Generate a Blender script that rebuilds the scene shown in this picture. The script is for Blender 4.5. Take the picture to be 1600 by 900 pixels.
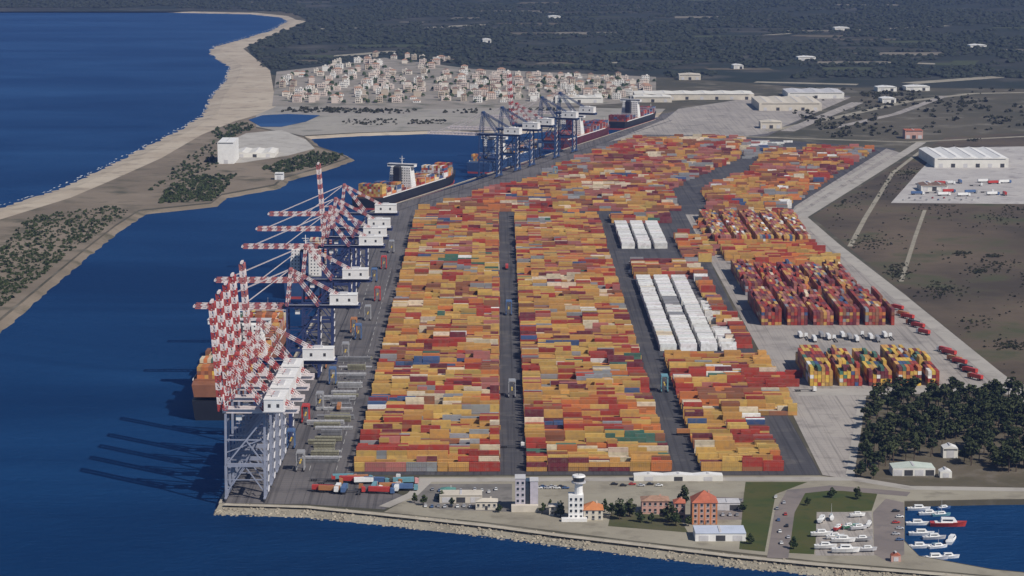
import bpy, bmesh, math, random
import numpy as np
from mathutils import Vector
random.seed(7); rng = np.random.default_rng(7)
for o in list(bpy.data.objects): bpy.data.objects.remove(o)
scene = bpy.context.scene
COL = scene.collection
R = math.radians

# ------------------------------------------------------------------ camera
F = 4000.0                                   # focal length in photo pixels (1600 wide)
TH = math.atan(640 / F)                      # pitch below the horizon
PSI = math.atan(23 / F * math.cos(TH))       # yaw
H = 355 * math.cos(TH)                       # flying height
cd = bpy.data.cameras.new('camera'); cam = bpy.data.objects.new('camera', cd); COL.objects.link(cam)
cam.location = (0, 0, H); cam.rotation_euler = (R(90) - TH, 0, -PSI)
cd.sensor_width = 36; cd.lens = 36 * F / 1600; cd.clip_start = 1; cd.clip_end = 120000
scene.camera = cam

# ------------------------------------------------------------------ sky, sun, exposure
SUN_EL = R(44); SUN_AZ = Vector((0.74, -0.67)).normalized()      # towards the sun: right and behind the camera
w = bpy.data.worlds.new('World'); scene.world = w; w.use_nodes = True
nt = w.node_tree; bg = nt.nodes['Background']
sky = nt.nodes.new('ShaderNodeTexSky'); sky.sky_type = 'NISHITA'; sky.sun_disc = False
sky.sun_elevation = SUN_EL; sky.sun_rotation = math.atan2(SUN_AZ.x, SUN_AZ.y)
sky.air_density = 1.0; sky.dust_density = 0.2; sky.ozone_density = 3.0
nt.links.new(sky.outputs[0], bg.inputs[0]); bg.inputs[1].default_value = 0.06
sl = bpy.data.lights.new('sun', 'SUN'); sun = bpy.data.objects.new('sun', sl); COL.objects.link(sun)
sl.energy = 4.3; sl.angle = R(0.5); sl.color = (1.0, 0.93, 0.84)
d_ = -Vector((SUN_AZ.x * math.cos(SUN_EL), SUN_AZ.y * math.cos(SUN_EL), math.sin(SUN_EL)))
sun.rotation_euler = d_.to_track_quat('-Z', 'Y').to_euler(); sun.location = (0, 0, 300)
vs = scene.view_settings; vs.view_transform = 'Standard'; vs.look = 'None'; vs.gamma = 1; vs.exposure = 0.08
scene.cycles.volume_bounces = 1

# ------------------------------------------------------------------ pixel -> ground
_f = Vector((math.sin(PSI) * math.cos(TH), math.cos(PSI) * math.cos(TH), -math.sin(TH)))
_r = Vector((math.cos(PSI), -math.sin(PSI), 0))
_u = Vector((math.sin(PSI) * math.sin(TH), math.cos(PSI) * math.sin(TH), math.cos(TH)))
LZ = 3.0                                     # level of the land above the water
def G(px, py, z=LZ):
    d = _f * F + _r * (px - 800) - _u * (py - 450)
    t = (z - H) / d.z
    return Vector((d.x * t, d.y * t, z))
def P(x, y, z=LZ):
    v = Vector((x, y, z - H)); zc = v.dot(_f)
    return 800 + F * v.dot(_r) / zc, 450 - F * v.dot(_u) / zc
def inpoly(x, y, poly):
    c = False; n = len(poly); j = n - 1
    for i in range(n):
        xi, yi = poly[i]; xj, yj = poly[j]
        if (yi > y) != (yj > y) and x < (xj - xi) * (y - yi) / (yj - yi) + xi: c = not c
        j = i
    return c
def PX(X, y): return (777 + X * (y + 190) / 352.0, y)   # pixel of the yard line X = const

# ------------------------------------------------------------------ materials
MATS = {}
def nodes(m):
    m.use_nodes = True; t = m.node_tree; return t, t.nodes['Principled BSDF']
def mat(name, col, rough=0.8, var=0.25, scale=0.2, metal=0.0, bump=0.0, bscale=None, spec=0.3, col2=None, detail=6, stretch=None):
    """base colour broken up by object-space noise (grain, dirt) with optional second colour"""
    if name in MATS: return MATS[name]
    m = bpy.data.materials.new(name); t, b = nodes(m)
    co = t.nodes.new('ShaderNodeTexCoord'); mp = t.nodes.new('ShaderNodeMapping')
    t.links.new(co.outputs['Object'], mp.inputs[0])
    if stretch: mp.inputs['Scale'].default_value = stretch
    n = t.nodes.new('ShaderNodeTexNoise'); n.inputs['Scale'].default_value = scale; n.inputs['Detail'].default_value = detail
    n.inputs['Roughness'].default_value = 0.65
    t.links.new(mp.outputs[0], n.inputs['Vector'])
    r = t.nodes.new('ShaderNodeValToRGB'); r.color_ramp.elements[0].position = 0.33; r.color_ramp.elements[1].position = 0.68
    c2 = col2 if col2 else tuple(min(1, c * (1 + var)) for c in col)
    c1 = tuple(c * (1 - var) for c in col)
    r.color_ramp.elements[0].color = (*c1, 1); r.color_ramp.elements[1].color = (*c2, 1)
    t.links.new(n.outputs[0], r.inputs[0]); t.links.new(r.outputs[0], b.inputs['Base Color'])
    b.inputs['Roughness'].default_value = rough; b.inputs['Metallic'].default_value = metal
    b.inputs['Specular IOR Level'].default_value = spec
    if bump:
        bp = t.nodes.new('ShaderNodeBump'); bp.inputs['Strength'].default_value = bump
        n2 = t.nodes.new('ShaderNodeTexNoise'); n2.inputs['Scale'].default_value = bscale or scale * 4; n2.inputs['Detail'].default_value = 4
        t.links.new(mp.outputs[0], n2.inputs['Vector']); t.links.new(n2.outputs[0], bp.inputs['Height'])
        t.links.new(bp.outputs[0], b.inputs['Normal'])
    MATS[name] = m; return m
def ground_mat(name, cols, scales, rough=0.9, bump=0.0, streak=0.0):
    """three colours mixed by a broad and a fine noise plus patches: bare soil, grass, worn concrete"""
    m = bpy.data.materials.new(name); t, b = nodes(m); L = t.links.new
    co = t.nodes.new('ShaderNodeTexCoord')
    def noise(s, det=8):
        n = t.nodes.new('ShaderNodeTexNoise'); n.inputs['Scale'].default_value = s; n.inputs['Detail'].default_value = det
        n.inputs['Roughness'].default_value = 0.6; L(co.outputs['Object'], n.inputs['Vector']); return n.outputs[0]
    def ramp(src, a, c):
        r = t.nodes.new('ShaderNodeMapRange'); r.inputs[1].default_value = a; r.inputs[2].default_value = c; L(src, r.inputs[0]); return r.outputs[0]
    def mix(f, a, c):
        x = t.nodes.new('ShaderNodeMix'); x.data_type = 'RGBA'
        L(f, x.inputs[0])
        for v, i in ((a, 6), (c, 7)):
            if isinstance(v, tuple): x.inputs[i].default_value = (*v, 1)
            else: L(v, x.inputs[i])
        return x.outputs[2]
    a = mix(ramp(noise(scales[0]), .40, .60), cols[0], cols[1])
    c = mix(ramp(noise(scales[1]), .52, .68), a, cols[2])
    if streak:                                   # rubber marks and oil along the driving direction, slab joints
        mp = t.nodes.new('ShaderNodeMapping'); mp.inputs['Scale'].default_value = (.45, .006, 1); L(co.outputs['Object'], mp.inputs[0])
        n = t.nodes.new('ShaderNodeTexNoise'); n.inputs['Scale'].default_value = 1; n.inputs['Detail'].default_value = 5; L(mp.outputs[0], n.inputs['Vector'])
        mr = t.nodes.new('ShaderNodeMapRange'); mr.inputs[1].default_value = .5; mr.inputs[2].default_value = .72; mr.inputs[4].default_value = streak; L(n.outputs[0], mr.inputs[0])
        c = mix(mr.outputs[0], c, tuple(k * .35 for k in cols[0]))
        bk = t.nodes.new('ShaderNodeTexBrick'); bk.inputs['Scale'].default_value = .05; bk.inputs['Mortar Size'].default_value = .012; bk.offset = 0; L(co.outputs['Object'], bk.inputs['Vector'])
        fm = t.nodes.new('ShaderNodeMath'); fm.operation = 'MULTIPLY'; fm.inputs[1].default_value = streak * .6; L(bk.outputs['Fac'], fm.inputs[0])
        c = mix(fm.outputs[0], c, tuple(k * .4 for k in cols[0]))
    L(c, b.inputs['Base Color']); b.inputs['Roughness'].default_value = rough; b.inputs['Specular IOR Level'].default_value = 0.2
    if bump:
        bp = t.nodes.new('ShaderNodeBump'); bp.inputs['Strength'].default_value = bump; bp.inputs['Distance'].default_value = 1.0
        L(noise(scales[1] * 6), bp.inputs['Height']); L(bp.outputs[0], b.inputs['Normal'])
    MATS[name] = m; return m
def water_mat(name, base, base2):
    m = bpy.data.materials.new(name); t, b = nodes(m); L = t.links.new
    co = t.nodes.new('ShaderNodeTexCoord'); mp = t.nodes.new('ShaderNodeMapping'); mp.inputs['Scale'].default_value = (.8, 2.0, 1); mp.inputs['Rotation'].default_value = (0, 0, 0.3)
    L(co.outputs['Object'], mp.inputs[0])
    n = t.nodes.new('ShaderNodeTexNoise'); n.inputs['Scale'].default_value = 0.0022; n.inputs['Detail'].default_value = 10; n.inputs['Roughness'].default_value = .62; n.inputs['Distortion'].default_value = .6; L(mp.outputs[0], n.inputs['Vector'])
    r = t.nodes.new('ShaderNodeValToRGB'); r.color_ramp.elements[0].color = (*base, 1); r.color_ramp.elements[1].color = (*base2, 1)
    r.color_ramp.elements[0].position = .35; r.color_ramp.elements[1].position = .7
    L(n.outputs[0], r.inputs[0]); L(r.outputs[0], b.inputs['Base Color'])
    rr = t.nodes.new('ShaderNodeMapRange'); rr.inputs[1].default_value = .35; rr.inputs[2].default_value = .7; rr.inputs[3].default_value = .35; rr.inputs[4].default_value = .55
    L(n.outputs[0], rr.inputs[0]); L(rr.outputs[0], b.inputs['Roughness'])
    b.inputs['IOR'].default_value = 1.33; b.inputs['Specular IOR Level'].default_value = 0.10; b.inputs['Specular Tint'].default_value = (.35, .66, 1.0, 1)
    w1 = t.nodes.new('ShaderNodeTexNoise'); w1.inputs['Scale'].default_value = 0.09; w1.inputs['Detail'].default_value = 6; w1.inputs['Roughness'].default_value = .7; L(mp.outputs[0], w1.inputs['Vector'])
    bp = t.nodes.new('ShaderNodeBump'); bp.inputs['Strength'].default_value = 0.9; bp.inputs['Distance'].default_value = 3.0
    L(w1.outputs[0], bp.inputs['Height']); L(bp.outputs[0], b.inputs['Normal'])
    b.inputs['Specular IOR Level'].default_value = 0                     # the surface reflection is the glossy layer below
    gl = t.nodes.new('ShaderNodeBsdfGlossy'); gl.inputs['Color'].default_value = (.13, .29, .56, 1); L(rr.outputs[0], gl.inputs['Roughness']); L(bp.outputs[0], gl.inputs['Normal'])
    fr = t.nodes.new('ShaderNodeFresnel'); fr.inputs['IOR'].default_value = 1.33; mx = t.nodes.new('ShaderNodeMixShader')
    L(fr.outputs[0], mx.inputs[0]); L(b.outputs[0], mx.inputs[1]); L(gl.outputs[0], mx.inputs[2]); L(mx.outputs[0], t.nodes['Material Output'].inputs['Surface'])
    MATS[name] = m; return m
def container_mat(name, attr):
    """painted steel: colour per container, faded and streaked with rust and dirt"""
    m = bpy.data.materials.new(name); t, b = nodes(m); L = t.links.new
    if attr:
        a = t.nodes.new('ShaderNodeAttribute'); a.attribute_name = 'Col'; src = a.outputs['Color']
    else:
        a = t.nodes.new('ShaderNodeObjectInfo'); src = a.outputs['Color']
    g = t.nodes.new('ShaderNodeNewGeometry')
    n = t.nodes.new('ShaderNodeTexNoise'); n.inputs['Scale'].default_value = 0.35; n.inputs['Detail'].default_value = 6; L(g.outputs['Position'], n.inputs['Vector'])
    mr = t.nodes.new('ShaderNodeMapRange'); mr.inputs[1].default_value = .45; mr.inputs[2].default_value = .75; mr.inputs[4].default_value = .45; L(n.outputs[0], mr.inputs[0])
    x = t.nodes.new('ShaderNodeMix'); x.data_type = 'RGBA'; L(mr.outputs[0], x.inputs[0]); L(src, x.inputs[6]); x.inputs[7].default_value = (.20, .15, .11, 1)
    L(x.outputs[2], b.inputs['Base Color']); b.inputs['Roughness'].default_value = .6; b.inputs['Specular IOR Level'].default_value = .25
    MATS[name] = m; return m

SEA = water_mat('sea_water', (.0001, .015, .062), (.0003, .036, .125))
LAND = ground_mat('dry_land', [(.060, .058, .038), (.095, .083, .058), (.16, .145, .115)], (.004, .018), bump=.3)
FARL = ground_mat('farm_land', [(.020, .028, .020), (.034, .036, .028), (.075, .072, .060)], (.0035, .007), bump=.3)
FIELD = ground_mat('scrub_field', [(.060, .048, .034), (.125, .094, .064), (.058, .066, .030)], (.006, .012), bump=.5)
SAND = ground_mat('beach_sand', [(.44, .38, .30), (.37, .31, .24), (.26, .22, .17)], (.01, .03))
BANK = ground_mat('sandy_bank', [(.16, .13, .095), (.22, .18, .135), (.085, .078, .050)], (.008, .022), bump=.3)
ASPH = ground_mat('yard_asphalt', [(.062, .062, .070), (.080, .078, .084), (.11, .105, .105)], (.012, .05), streak=.7)
APRON = ground_mat('quay_apron_concrete', [(.115, .108, .110), (.145, .135, .135), (.075, .072, .076)], (.015, .04), streak=.8)
CONC = ground_mat('pale_concrete', [(.30, .275, .255), (.36, .33, .30), (.22, .20, .185)], (.012, .04), streak=.55)
ROAD = ground_mat('pale_road', [(.33, .31, .28), (.38, .355, .32), (.27, .25, .225)], (.02, .06))
BEIGE = ground_mat('worn_beige_ground', [(.26, .235, .185), (.31, .285, .225), (.20, .18, .14)], (.02, .06))
LAWN = ground_mat('lawn', [(.055, .070, .018), (.075, .075, .024), (.040, .062, .018)], (.03, .08))
PLAZA = ground_mat('plaza_paving', [(.18, .155, .145), (.215, .185, .17), (.15, .135, .13)], (.03, .1))
TOWN = ground_mat('town_ground', [(.22, .20, .17), (.28, .25, .22), (.10, .105, .075)], (.012, .02))
ROCK = mat('armour_rock', (.30, .265, .205), .9, .35, .25, bump=.6, bscale=.6)
SEAWALL = mat('seawall_concrete', (.40, .36, .29), .85, .18, .15)
CONT_A = container_mat('container_paint_stack', True); CONT_O = container_mat('container_paint', False)
WHITE = mat('white_paint', (.74, .73, .71), .5, .08, .2)
LGREY = mat('light_grey_paint', (.52, .51, .52), .55, .12, .2)
RED = mat('red_paint', (.36, .055, .05), .6, .25, .15)
PINK = mat('boom_white_paint', (.68, .60, .58), .55, .08, .2)
FADED = mat('faded_red_paint', (.36, .12, .115), .6, .2, .15)
LEGP = mat('grey_blue_crane_paint', (.25, .27, .34), .55, .15, .2)
NAVY = mat('navy_paint', (.030, .045, .125), .5, .2, .2)
BLUE = mat('blue_crane_paint', (.028, .062, .155), .5, .2, .2)
DGREY = mat('dark_steel', (.05, .05, .055), .6, .2, .3)
GLASS = mat('window_glass', (.025, .035, .05), .12, .2, .5, spec=.6)
RUBBER = mat('tyre_rubber', (.02, .02, .02), .8, .1, 1)
BARK = mat('bark', (.09, .065, .045), .9, .3, 1.0)

# ------------------------------------------------------------------ mesh helpers
class MB:
    def __init__(s): s.v = []; s.f = []; s.m = []; s.mats = []
    def mi(s, m):
        if m not in s.mats: s.mats.append(m)
        return s.mats.index(m)
    def add(s, v, f, m):
        b = len(s.v); s.v += [tuple(p) for p in v]; s.f += [tuple(i + b for i in q) for q in f]; s.m += [s.mi(m)] * len(f)
    def box(s, c, d, m, rz=0):
        x, y, z = d[0] / 2, d[1] / 2, d[2] / 2; cs, sn = math.cos(rz), math.sin(rz)
        v = []
        for dz in (-z, z):
            for dx, dy in ((-x, -y), (x, -y), (x, y), (-x, y)):
                v.append((c[0] + dx * cs - dy * sn, c[1] + dx * sn + dy * cs, c[2] + dz))
        s.add(v, [(3, 2, 1, 0), (4, 5, 6, 7), (0, 1, 5, 4), (1, 2, 6, 5), (2, 3, 7, 6), (3, 0, 4, 7)], m)
    def beam(s, a, b, w, m, h=None):
        a = Vector(a); b = Vector(b); h = h or w; d = (b - a).normalized()
        up = Vector((0, 0, 1)) if abs(d.z) < .95 else Vector((1, 0, 0))
        sd = d.cross(up).normalized() * w / 2; u = sd.cross(d).normalized() * h / 2
        v = [a - sd - u, a + sd - u, a + sd + u, a - sd + u, b - sd - u, b + sd - u, b + sd + u, b - sd + u]
        s.add(v, [(3, 2, 1, 0), (4, 5, 6, 7), (0, 1, 5, 4), (1, 2, 6, 5), (2, 3, 7, 6), (3, 0, 4, 7)], m)
    def cyl(s, a, b, r0, r1, m, n=8):
        a = Vector(a); b = Vector(b); d = (b - a).normalized(); up = Vector((0, 0, 1)) if abs(d.z) < .95 else Vector((1, 0, 0))
        e = d.cross(up).normalized(); g = e.cross(d).normalized(); v = []
        for p, r in ((a, r0), (b, r1)):
            for i in range(n):
                t = 2 * math.pi * i / n; v.append(p + e * math.cos(t) * r + g * math.sin(t) * r)
        f = [(i, (i + 1) % n, n + (i + 1) % n, n + i) for i in range(n)] + [tuple(range(n))[::-1], tuple(range(n, 2 * n))]
        s.add(v, f, m)
    def prism(s, pts, z0, z1, m):
        n = len(pts); v = [(p[0], p[1], z0) for p in pts] + [(p[0], p[1], z1) for p in pts]
        s.add(v, [(i, (i + 1) % n, n + (i + 1) % n, n + i) for i in range(n)] + [tuple(range(n))[::-1], tuple(range(n, 2 * n))], m)
    def gable(s, c, d, h, m, ov=.4, axis='x'):
        x, y = d[0] / 2 + ov, d[1] / 2 + ov; z = c[2]
        if axis == 'x':
            v = [(-x, -y, z), (x, -y, z), (x, y, z), (-x, y, z), (-x, 0, z + h), (x, 0, z + h)]; f = [(0, 1, 5, 4), (2, 3, 4, 5), (0, 4, 3), (1, 2, 5), (3, 2, 1, 0)]
        else:
            v = [(-x, -y, z), (x, -y, z), (x, y, z), (-x, y, z), (0, -y, z + h), (0, y, z + h)]; f = [(1, 2, 5, 4), (3, 0, 4, 5), (0, 1, 4), (2, 3, 5), (3, 2, 1, 0)]
        s.add([(a + c[0], b + c[1], e) for a, b, e in v], f, m)
    def hip(s, c, d, h, m, ov=.4):
        x, y = d[0] / 2 + ov, d[1] / 2 + ov; z = c[2]; k = max(0, x - y) ; q = max(0, y - x)
        v = [(-x, -y, z), (x, -y, z), (x, y, z), (-x, y, z), (-k, -q, z + h), (k, -q, z + h), (k, q, z + h), (-k, q, z + h)]
        s.add([(a + c[0], b + c[1], e) for a, b, e in v], [(0, 1, 5, 4), (1, 2, 6, 5), (2, 3, 7, 6), (3, 0, 4, 7), (4, 5, 6, 7), (3, 2, 1, 0)], m)
    def mesh(s, name):
        me = bpy.data.meshes.new(name); me.from_pydata(s.v, [], s.f)
        for m in s.mats: me.materials.append(m)
        me.polygons.foreach_set('material_index', s.m); me.update(); return me
    def build(s, name, parent=None, **k):
        return obj(name, s.mesh(name), parent, **k)
def obj(name, me, parent=None, loc=None, rz=0):
    o = bpy.data.objects.new(name, me); COL.objects.link(o)
    if parent: o.parent = parent
    if loc is not None: o.location = loc
    if rz: o.rotation_euler.z = rz
    return o
def tag(o, label=None, cat=None, group=None, kind=None):
    if label: o['label'] = label
    if cat: o['category'] = cat
    if group: o['group'] = group
    if kind: o['kind'] = kind
    return o
def copy_tree(o, parent=None):
    c = o.copy(); COL.objects.link(c); c.parent = parent
    for ch in [x for x in KIDS.get(o.name, [])]: 
        cc = copy_tree(ch, c); KIDS.setdefault(c.name, []).append(cc)
    return c
KIDS = {}
def thing(name, loc=(0, 0, 0), rz=0): return obj(name, None, None, loc, rz)
def part(mb, name, parent):
    o = mb.build(name, parent); KIDS.setdefault(parent.name, []).append(o); return o
def struct(o): o['kind'] = 'structure'; return o

_layer = [0]
def sheet(name, pts, m, z=None, px=True, parent=None):
    """flat ground sheet from a pixel or world outline, laid a few cm above the one below"""
    if z is None: _layer[0] += 1; z = LZ + .02 + .004 * _layer[0]
    ps = [G(*p, z) for p in pts] if px else [Vector((p[0], p[1], z)) for p in pts]
    bm = bmesh.new(); f = bm.faces.new([bm.verts.new(p) for p in ps])
    if f.normal.z < 0: f.normal_flip()
    bm.normal_update()
    if bm.faces[:][0].normal.z < 0: bmesh.ops.reverse_faces(bm, faces=bm.faces[:])
    bmesh.ops.triangulate(bm, faces=bm.faces[:])
    me = bpy.data.meshes.new(name); bm.to_mesh(me); bm.free(); me.materials.append(m)
    return struct(obj(name, me))
def strip(name, pts, width, m, z=None, px=True):
    """road or track of constant width along a polyline"""
    if z is None: _layer[0] += 1; z = LZ + .02 + .004 * _layer[0]
    ps = [G(*p, z) for p in pts] if px else [Vector((p[0], p[1], z)) for p in pts]
    v = []; n = len(ps)
    for i, p in enumerate(ps):
        a = (ps[i] - ps[i - 1]).normalized() if i else (ps[1] - ps[0]).normalized()
        b = (ps[i + 1] - ps[i]).normalized() if i < n - 1 else a
        t = (a + b).normalized(); nn = Vector((-t.y, t.x, 0)); k = 1 / max(.5, nn.dot(Vector((-a.y, a.x, 0))))
        v += [p + nn * width / 2 * k, p - nn * width / 2 * k]
    f = [(2 * i, 2 * i + 1, 2 * i + 3, 2 * i + 2) for i in range(n - 1)]
    mb = MB(); mb.add(v, f, m); return struct(mb.build(name))

# ------------------------------------------------------------------ water and land
mb = MB(); mb.add([(-45000, -3000, 0), (45000, -3000, 0), (45000, 60000, 0), (-45000, 60000, 0)], [(0, 1, 2, 3)], SEA)
struct(mb.build('sea_water'))
sea_coast = [(-700, 15), (-200, 15), (50, 16), (250, 17), (400, 20), (450, 25), (463, 31), (440, 45), (392, 60), (352, 71), (343, 79), (356, 89), (378, 103),
             (371, 125), (350, 150), (340, 178), (303, 201), (234, 237), (164, 272), (104, 299), (54, 314), (-10, 334), (-130, 374)]
canal_west = [(-130, 612), (-10, 510), (50, 460), (130, 393), (180, 354), (217, 330), (255, 326), (330, 318), (346, 305), (430, 290), (442, 279),
              (500, 263), (546, 247), (530, 239), (492, 227), (476, 213)]
north_basin = [(560, 208), (660, 205), (745, 203), (800, 205), (880, 199), (1000, 184), (1036, 174)]
QB = (575, 332); QC = (343, 786)
quay = [(1024, 187), (735, 285), QB, QC]
front = [(480, 790), (620, 803), (760, 818), (880, 834), (1000, 848), (1140, 865), (1280, 879), (1400, 889), (1500, 897), (1800, 925)]
arm = [(1800, 912), (1550, 889), (1436, 868), (1414, 845), (1414, 784), (1550, 781), (1800, 779)]
ring = [G(*p) for p in sea_coast + canal_west + north_basin + quay + front + arm]
outer = [Vector((3000, ring[-1].y, LZ)), Vector((40000, 3000, LZ)), Vector((40000, 58000, LZ)), Vector((-40000, 58000, LZ)), Vector((-40000, ring[0].y, LZ))]
allr = ring + outer
bm = bmesh.new(); vs_ = [bm.verts.new(p) for p in allr]; f = bm.faces.new(vs_); bm.normal_update()
if f.normal.z < 0: bmesh.ops.reverse_faces(bm, faces=[f])
ext = bmesh.ops.extrude_face_region(bm, geom=bm.edges[:])
for g in ext['geom']:
    if isinstance(g, bmesh.types.BMVert): g.co.z = -3
bmesh.ops.triangulate(bm, faces=[f])
bmesh.ops.recalc_face_normals(bm, faces=bm.faces[:])
me = bpy.data.meshes.new('land'); bm.to_mesh(me); bm.free(); me.materials.append(LAND)
struct(obj('land', me))

def skirt(name, pts, width, m, rough=0.0, side=1, zb=-.6):
    """shore sloping from the land edge down below the water line"""
    ps = [G(*p) for p in pts]; dense = []
    for a, b in zip(ps, ps[1:]):
        n = max(2, int((b - a).length / 12))
        n = min(n, 60)
        dense += [a.lerp(b, i / n) for i in range(n)]
    dense.append(ps[-1]); v = []; f = []
    for i, p in enumerate(dense):
        t = (dense[min(i + 1, len(dense) - 1)] - dense[max(i - 1, 0)]).normalized(); nn = Vector((-t.y, t.x, 0)) * side
        wv = width * (1 + rough * random.uniform(-.5, .5))
        v += [p + Vector((0, 0, .03)) - nn * .5, p + nn * wv * .5 + Vector((0, 0, -LZ * .55 + rough * random.uniform(-.4, .4))), p + nn * wv + Vector((0, 0, zb - LZ))]
        if i:
            for k in (0, 1): a = 3 * (i - 1) + k; q = 3 * i + k; f.append((a, q, q + 1, a + 1) if side < 0 else (a, a + 1, q + 1, q))
    mb = MB(); mb.add(v, f, m); o = struct(mb.build(name)); return o, v
skirt('beach', sea_coast, 26, SAND, .4, -1)
skirt('west_canal_shore', canal_west, 9, BANK, .4, -1)
skirt('north_basin_shore', [canal_west[-1]] + north_basin, 14, SAND, .3, -1)
skirt('rock_revetment', [QC] + front, 17, BEIGE, .25, -1)
skirt('marina_breakwater_shore', arm[:3], 6, BEIGE, .4, -1)

# ------------------------------------------------------------------ ground surfaces
D = 30000
sheet('farm_land', [(-40000, G(0, 14).y), (G(455, 18).x, G(455, 18).y), (G(478, 31).x, G(478, 31).y), (G(420, 58).x, G(420, 58).y), (G(385, 72).x, G(385, 72).y), (G(408, 112).x, G(408, 112).y), (G(430, 118).x, G(430, 118).y), (G(1060, 122).x, G(1060, 122).y),
      (G(1250, 136).x, G(1250, 136).y), (G(1750, 140).x, G(1750, 140).y), (40000, 6000), (40000, 57000), (-40000, 57000)], FARL, px=False)
sheet('sandy_bank', [(340, 179), (303, 203), (234, 240), (164, 275), (104, 302), (-10, 338), (-130, 378), (-130, 605), (-10, 505), (50, 456), (130, 390), (180, 351), (217, 328), (255, 324), (330, 316), (346, 303), (428, 288), (440, 277), (500, 261), (541, 247), (528, 240), (490, 229), (474, 214), (400, 200), (400, 180)], BANK)
sheet('beach_sand', [(463, 31), (478, 33), (440, 52), (400, 66), (380, 76), (400, 92), (422, 110), (432, 166), (400, 180), (365, 190), (316, 210), (252, 247), (176, 281), (110, 309), (-10, 346), (-130, 388), ] + sea_coast[:6:-1], SAND)
sheet('north_shore_flat', [(432, 166), (640, 170), (870, 168), (1040, 170), (1034, 175), (1000, 183), (880, 198), (800, 204), (660, 204), (560, 207), (480, 211), (474, 212), (400, 198), (400, 180)], ground_mat('pale_flat', [(.27, .25, .225), (.32, .30, .265), (.17, .165, .14)], (.01, .02)))
mb = MB(); lag = [G(*p, LZ + .3) for p in [(388, 187), (410, 180), (450, 178), (500, 180), (478, 190), (440, 198), (408, 198)]]
mb.add(lag, [tuple(range(len(lag)))], SEA); struct(mb.build('lagoon_water'))
sheet('bank_concrete', [(345, 226), (385, 208), (440, 203), (478, 218), (492, 232), (450, 243), (380, 254), (345, 256)], ground_mat('bank_concrete', [(.36, .34, .31), (.42, .40, .365), (.28, .26, .23)], (.02, .06)))
sheet('town_ground', [(425, 166), (432, 112), (500, 104), (600, 90), (740, 108), (1025, 120), (1025, 158), (880, 167), (640, 171)], TOWN)
sheet('quay_apron', [QC, QB, (735, 285), (1022, 187), (1034, 178), (1180, 150), (1330, 150), (1200, 212), (1165, 215), (1000, 213), (872, 258), (830, 283), (655, 333), PX(-87, 500), PX(-87, 745), (640, 778), (600, 796), (480, 788)], APRON)
sheet('yard_pavement', [(655, 333), (830, 283), (872, 258), (1000, 213), (1165, 215), (1400, 232), (1242, 336), PX(198, 336), PX(190, 612), PX(191, 742), PX(-87, 742)], ASPH)
sheet('north_pavement', [(1040, 186), (1060, 170), (1180, 152), (1330, 152), (1200, 208), (1165, 213), (1010, 210), (950, 222)], CONC)
sheet('pale_pavement', [PX(192, 742), (1335, 750), (1347, 618), (1560, 612), (1640, 640), (1550, 570), (1400, 452), (1300, 375), (1258, 338), (1412, 240), (1385, 232), (1242, 322), (1235, 335), PX(197, 335), PX(195, 612)], CONC)
sheet('scrub_field', [(1268, 338), (1418, 247), (1478, 215), (1750, 195), (1750, 720), (1562, 580), (1405, 452)], FIELD)
sheet('depot_pavement', [(1392, 317), (1432, 272), (1472, 231), (1750, 226), (1750, 320)], ground_mat('depot_pavement', [(.38, .36, .35), (.45, .43, .41), (.27, .25, .25)], (.03, .06)))
sheet('pine_wood_ground', [(1352, 622), (1750, 612), (1750, 762), (1440, 760), (1335, 748)], ground_mat('wood_floor', [(.09, .078, .05), (.12, .10, .07), (.15, .13, .10)], (.03, .08)))
sheet('front_ground', [(655, 745), PX(190, 743), (1335, 750), (1440, 762), (1800, 764), (1800, 778), (1550, 780), (1413, 783), (1413, 846), (1436, 869), (1550, 890), (1790, 913), (1790, 922), (1500, 895), (1280, 877), (1000, 846), (760, 816), (600, 800), (640, 778)], BEIGE)
sheet('car_park', [(668, 756), (800, 756), (800, 800), (690, 796), (640, 786)], ground_mat('car_park', [(.16, .15, .14), (.20, .185, .17), (.12, .115, .105)], (.03, .08)))
sheet('office_yard', [(1112, 776), (1162, 778), (1166, 812), (1110, 812)], PLAZA)
sheet('lawn', [(1165, 753), (1262, 753), (1212, 772), (1195, 862), (1155, 858), (1162, 775)], LAWN)
sheet('lawn', [(1258, 766), (1372, 768), (1362, 798), (1280, 802), (1272, 866), (1232, 864), (1243, 785)], LAWN)
sheet('lawn', [(955, 800), (1060, 806), (1075, 832), (950, 822)], ground_mat('rough_grass', [(.075, .08, .035), (.10, .09, .05), (.055, .062, .025)], (.03, .08)))
sheet('paved_square', [(1364, 800), (1384, 779), (1412, 785), (1413, 866), (1392, 880), (1366, 866)], PLAZA)
sheet('boat_yard_pavement', [(1276, 800), (1362, 800), (1366, 868), (1274, 868)], CONC)
strip('perimeter_road', [(1440, 222), (1412, 240), (1330, 291), (1252, 339), (1300, 381), (1400, 459), (1550, 582), (1660, 670)], 13, ROAD)
strip('inner_service_road', [(1392, 238), (1310, 288), (1240, 332)], 7, ROAD)
strip('block_end_road', [PX(205, 613), (1360, 612), (1530, 606), (1640, 606)], 24, ROAD)
strip('yard_front_road', [(655, 750), (900, 749), (1335, 748), (1420, 762), (1800, 768)], 9, ROAD)
strip('slip_road', [(600, 792), (645, 772), (668, 750)], 7, ROAD)
strip('fence_track', [(1327, 748), (1348, 618)], 5, ROAD)
strip('marina_road', [(1215, 872), (1226, 800), (1244, 768), (1300, 762), (1420, 772)], 11, PLAZA)
strip('seafront_path', [(350, 788), (480, 792), (620, 806), (760, 821), (880, 837), (1000, 851), (1140, 868), (1280, 882), (1420, 893), (1560, 905)], 5, SEAWALL)
strip('field_track', [(1328, 385), (1352, 340), (1395, 270), (1440, 235)], 5, BEIGE)
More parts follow.
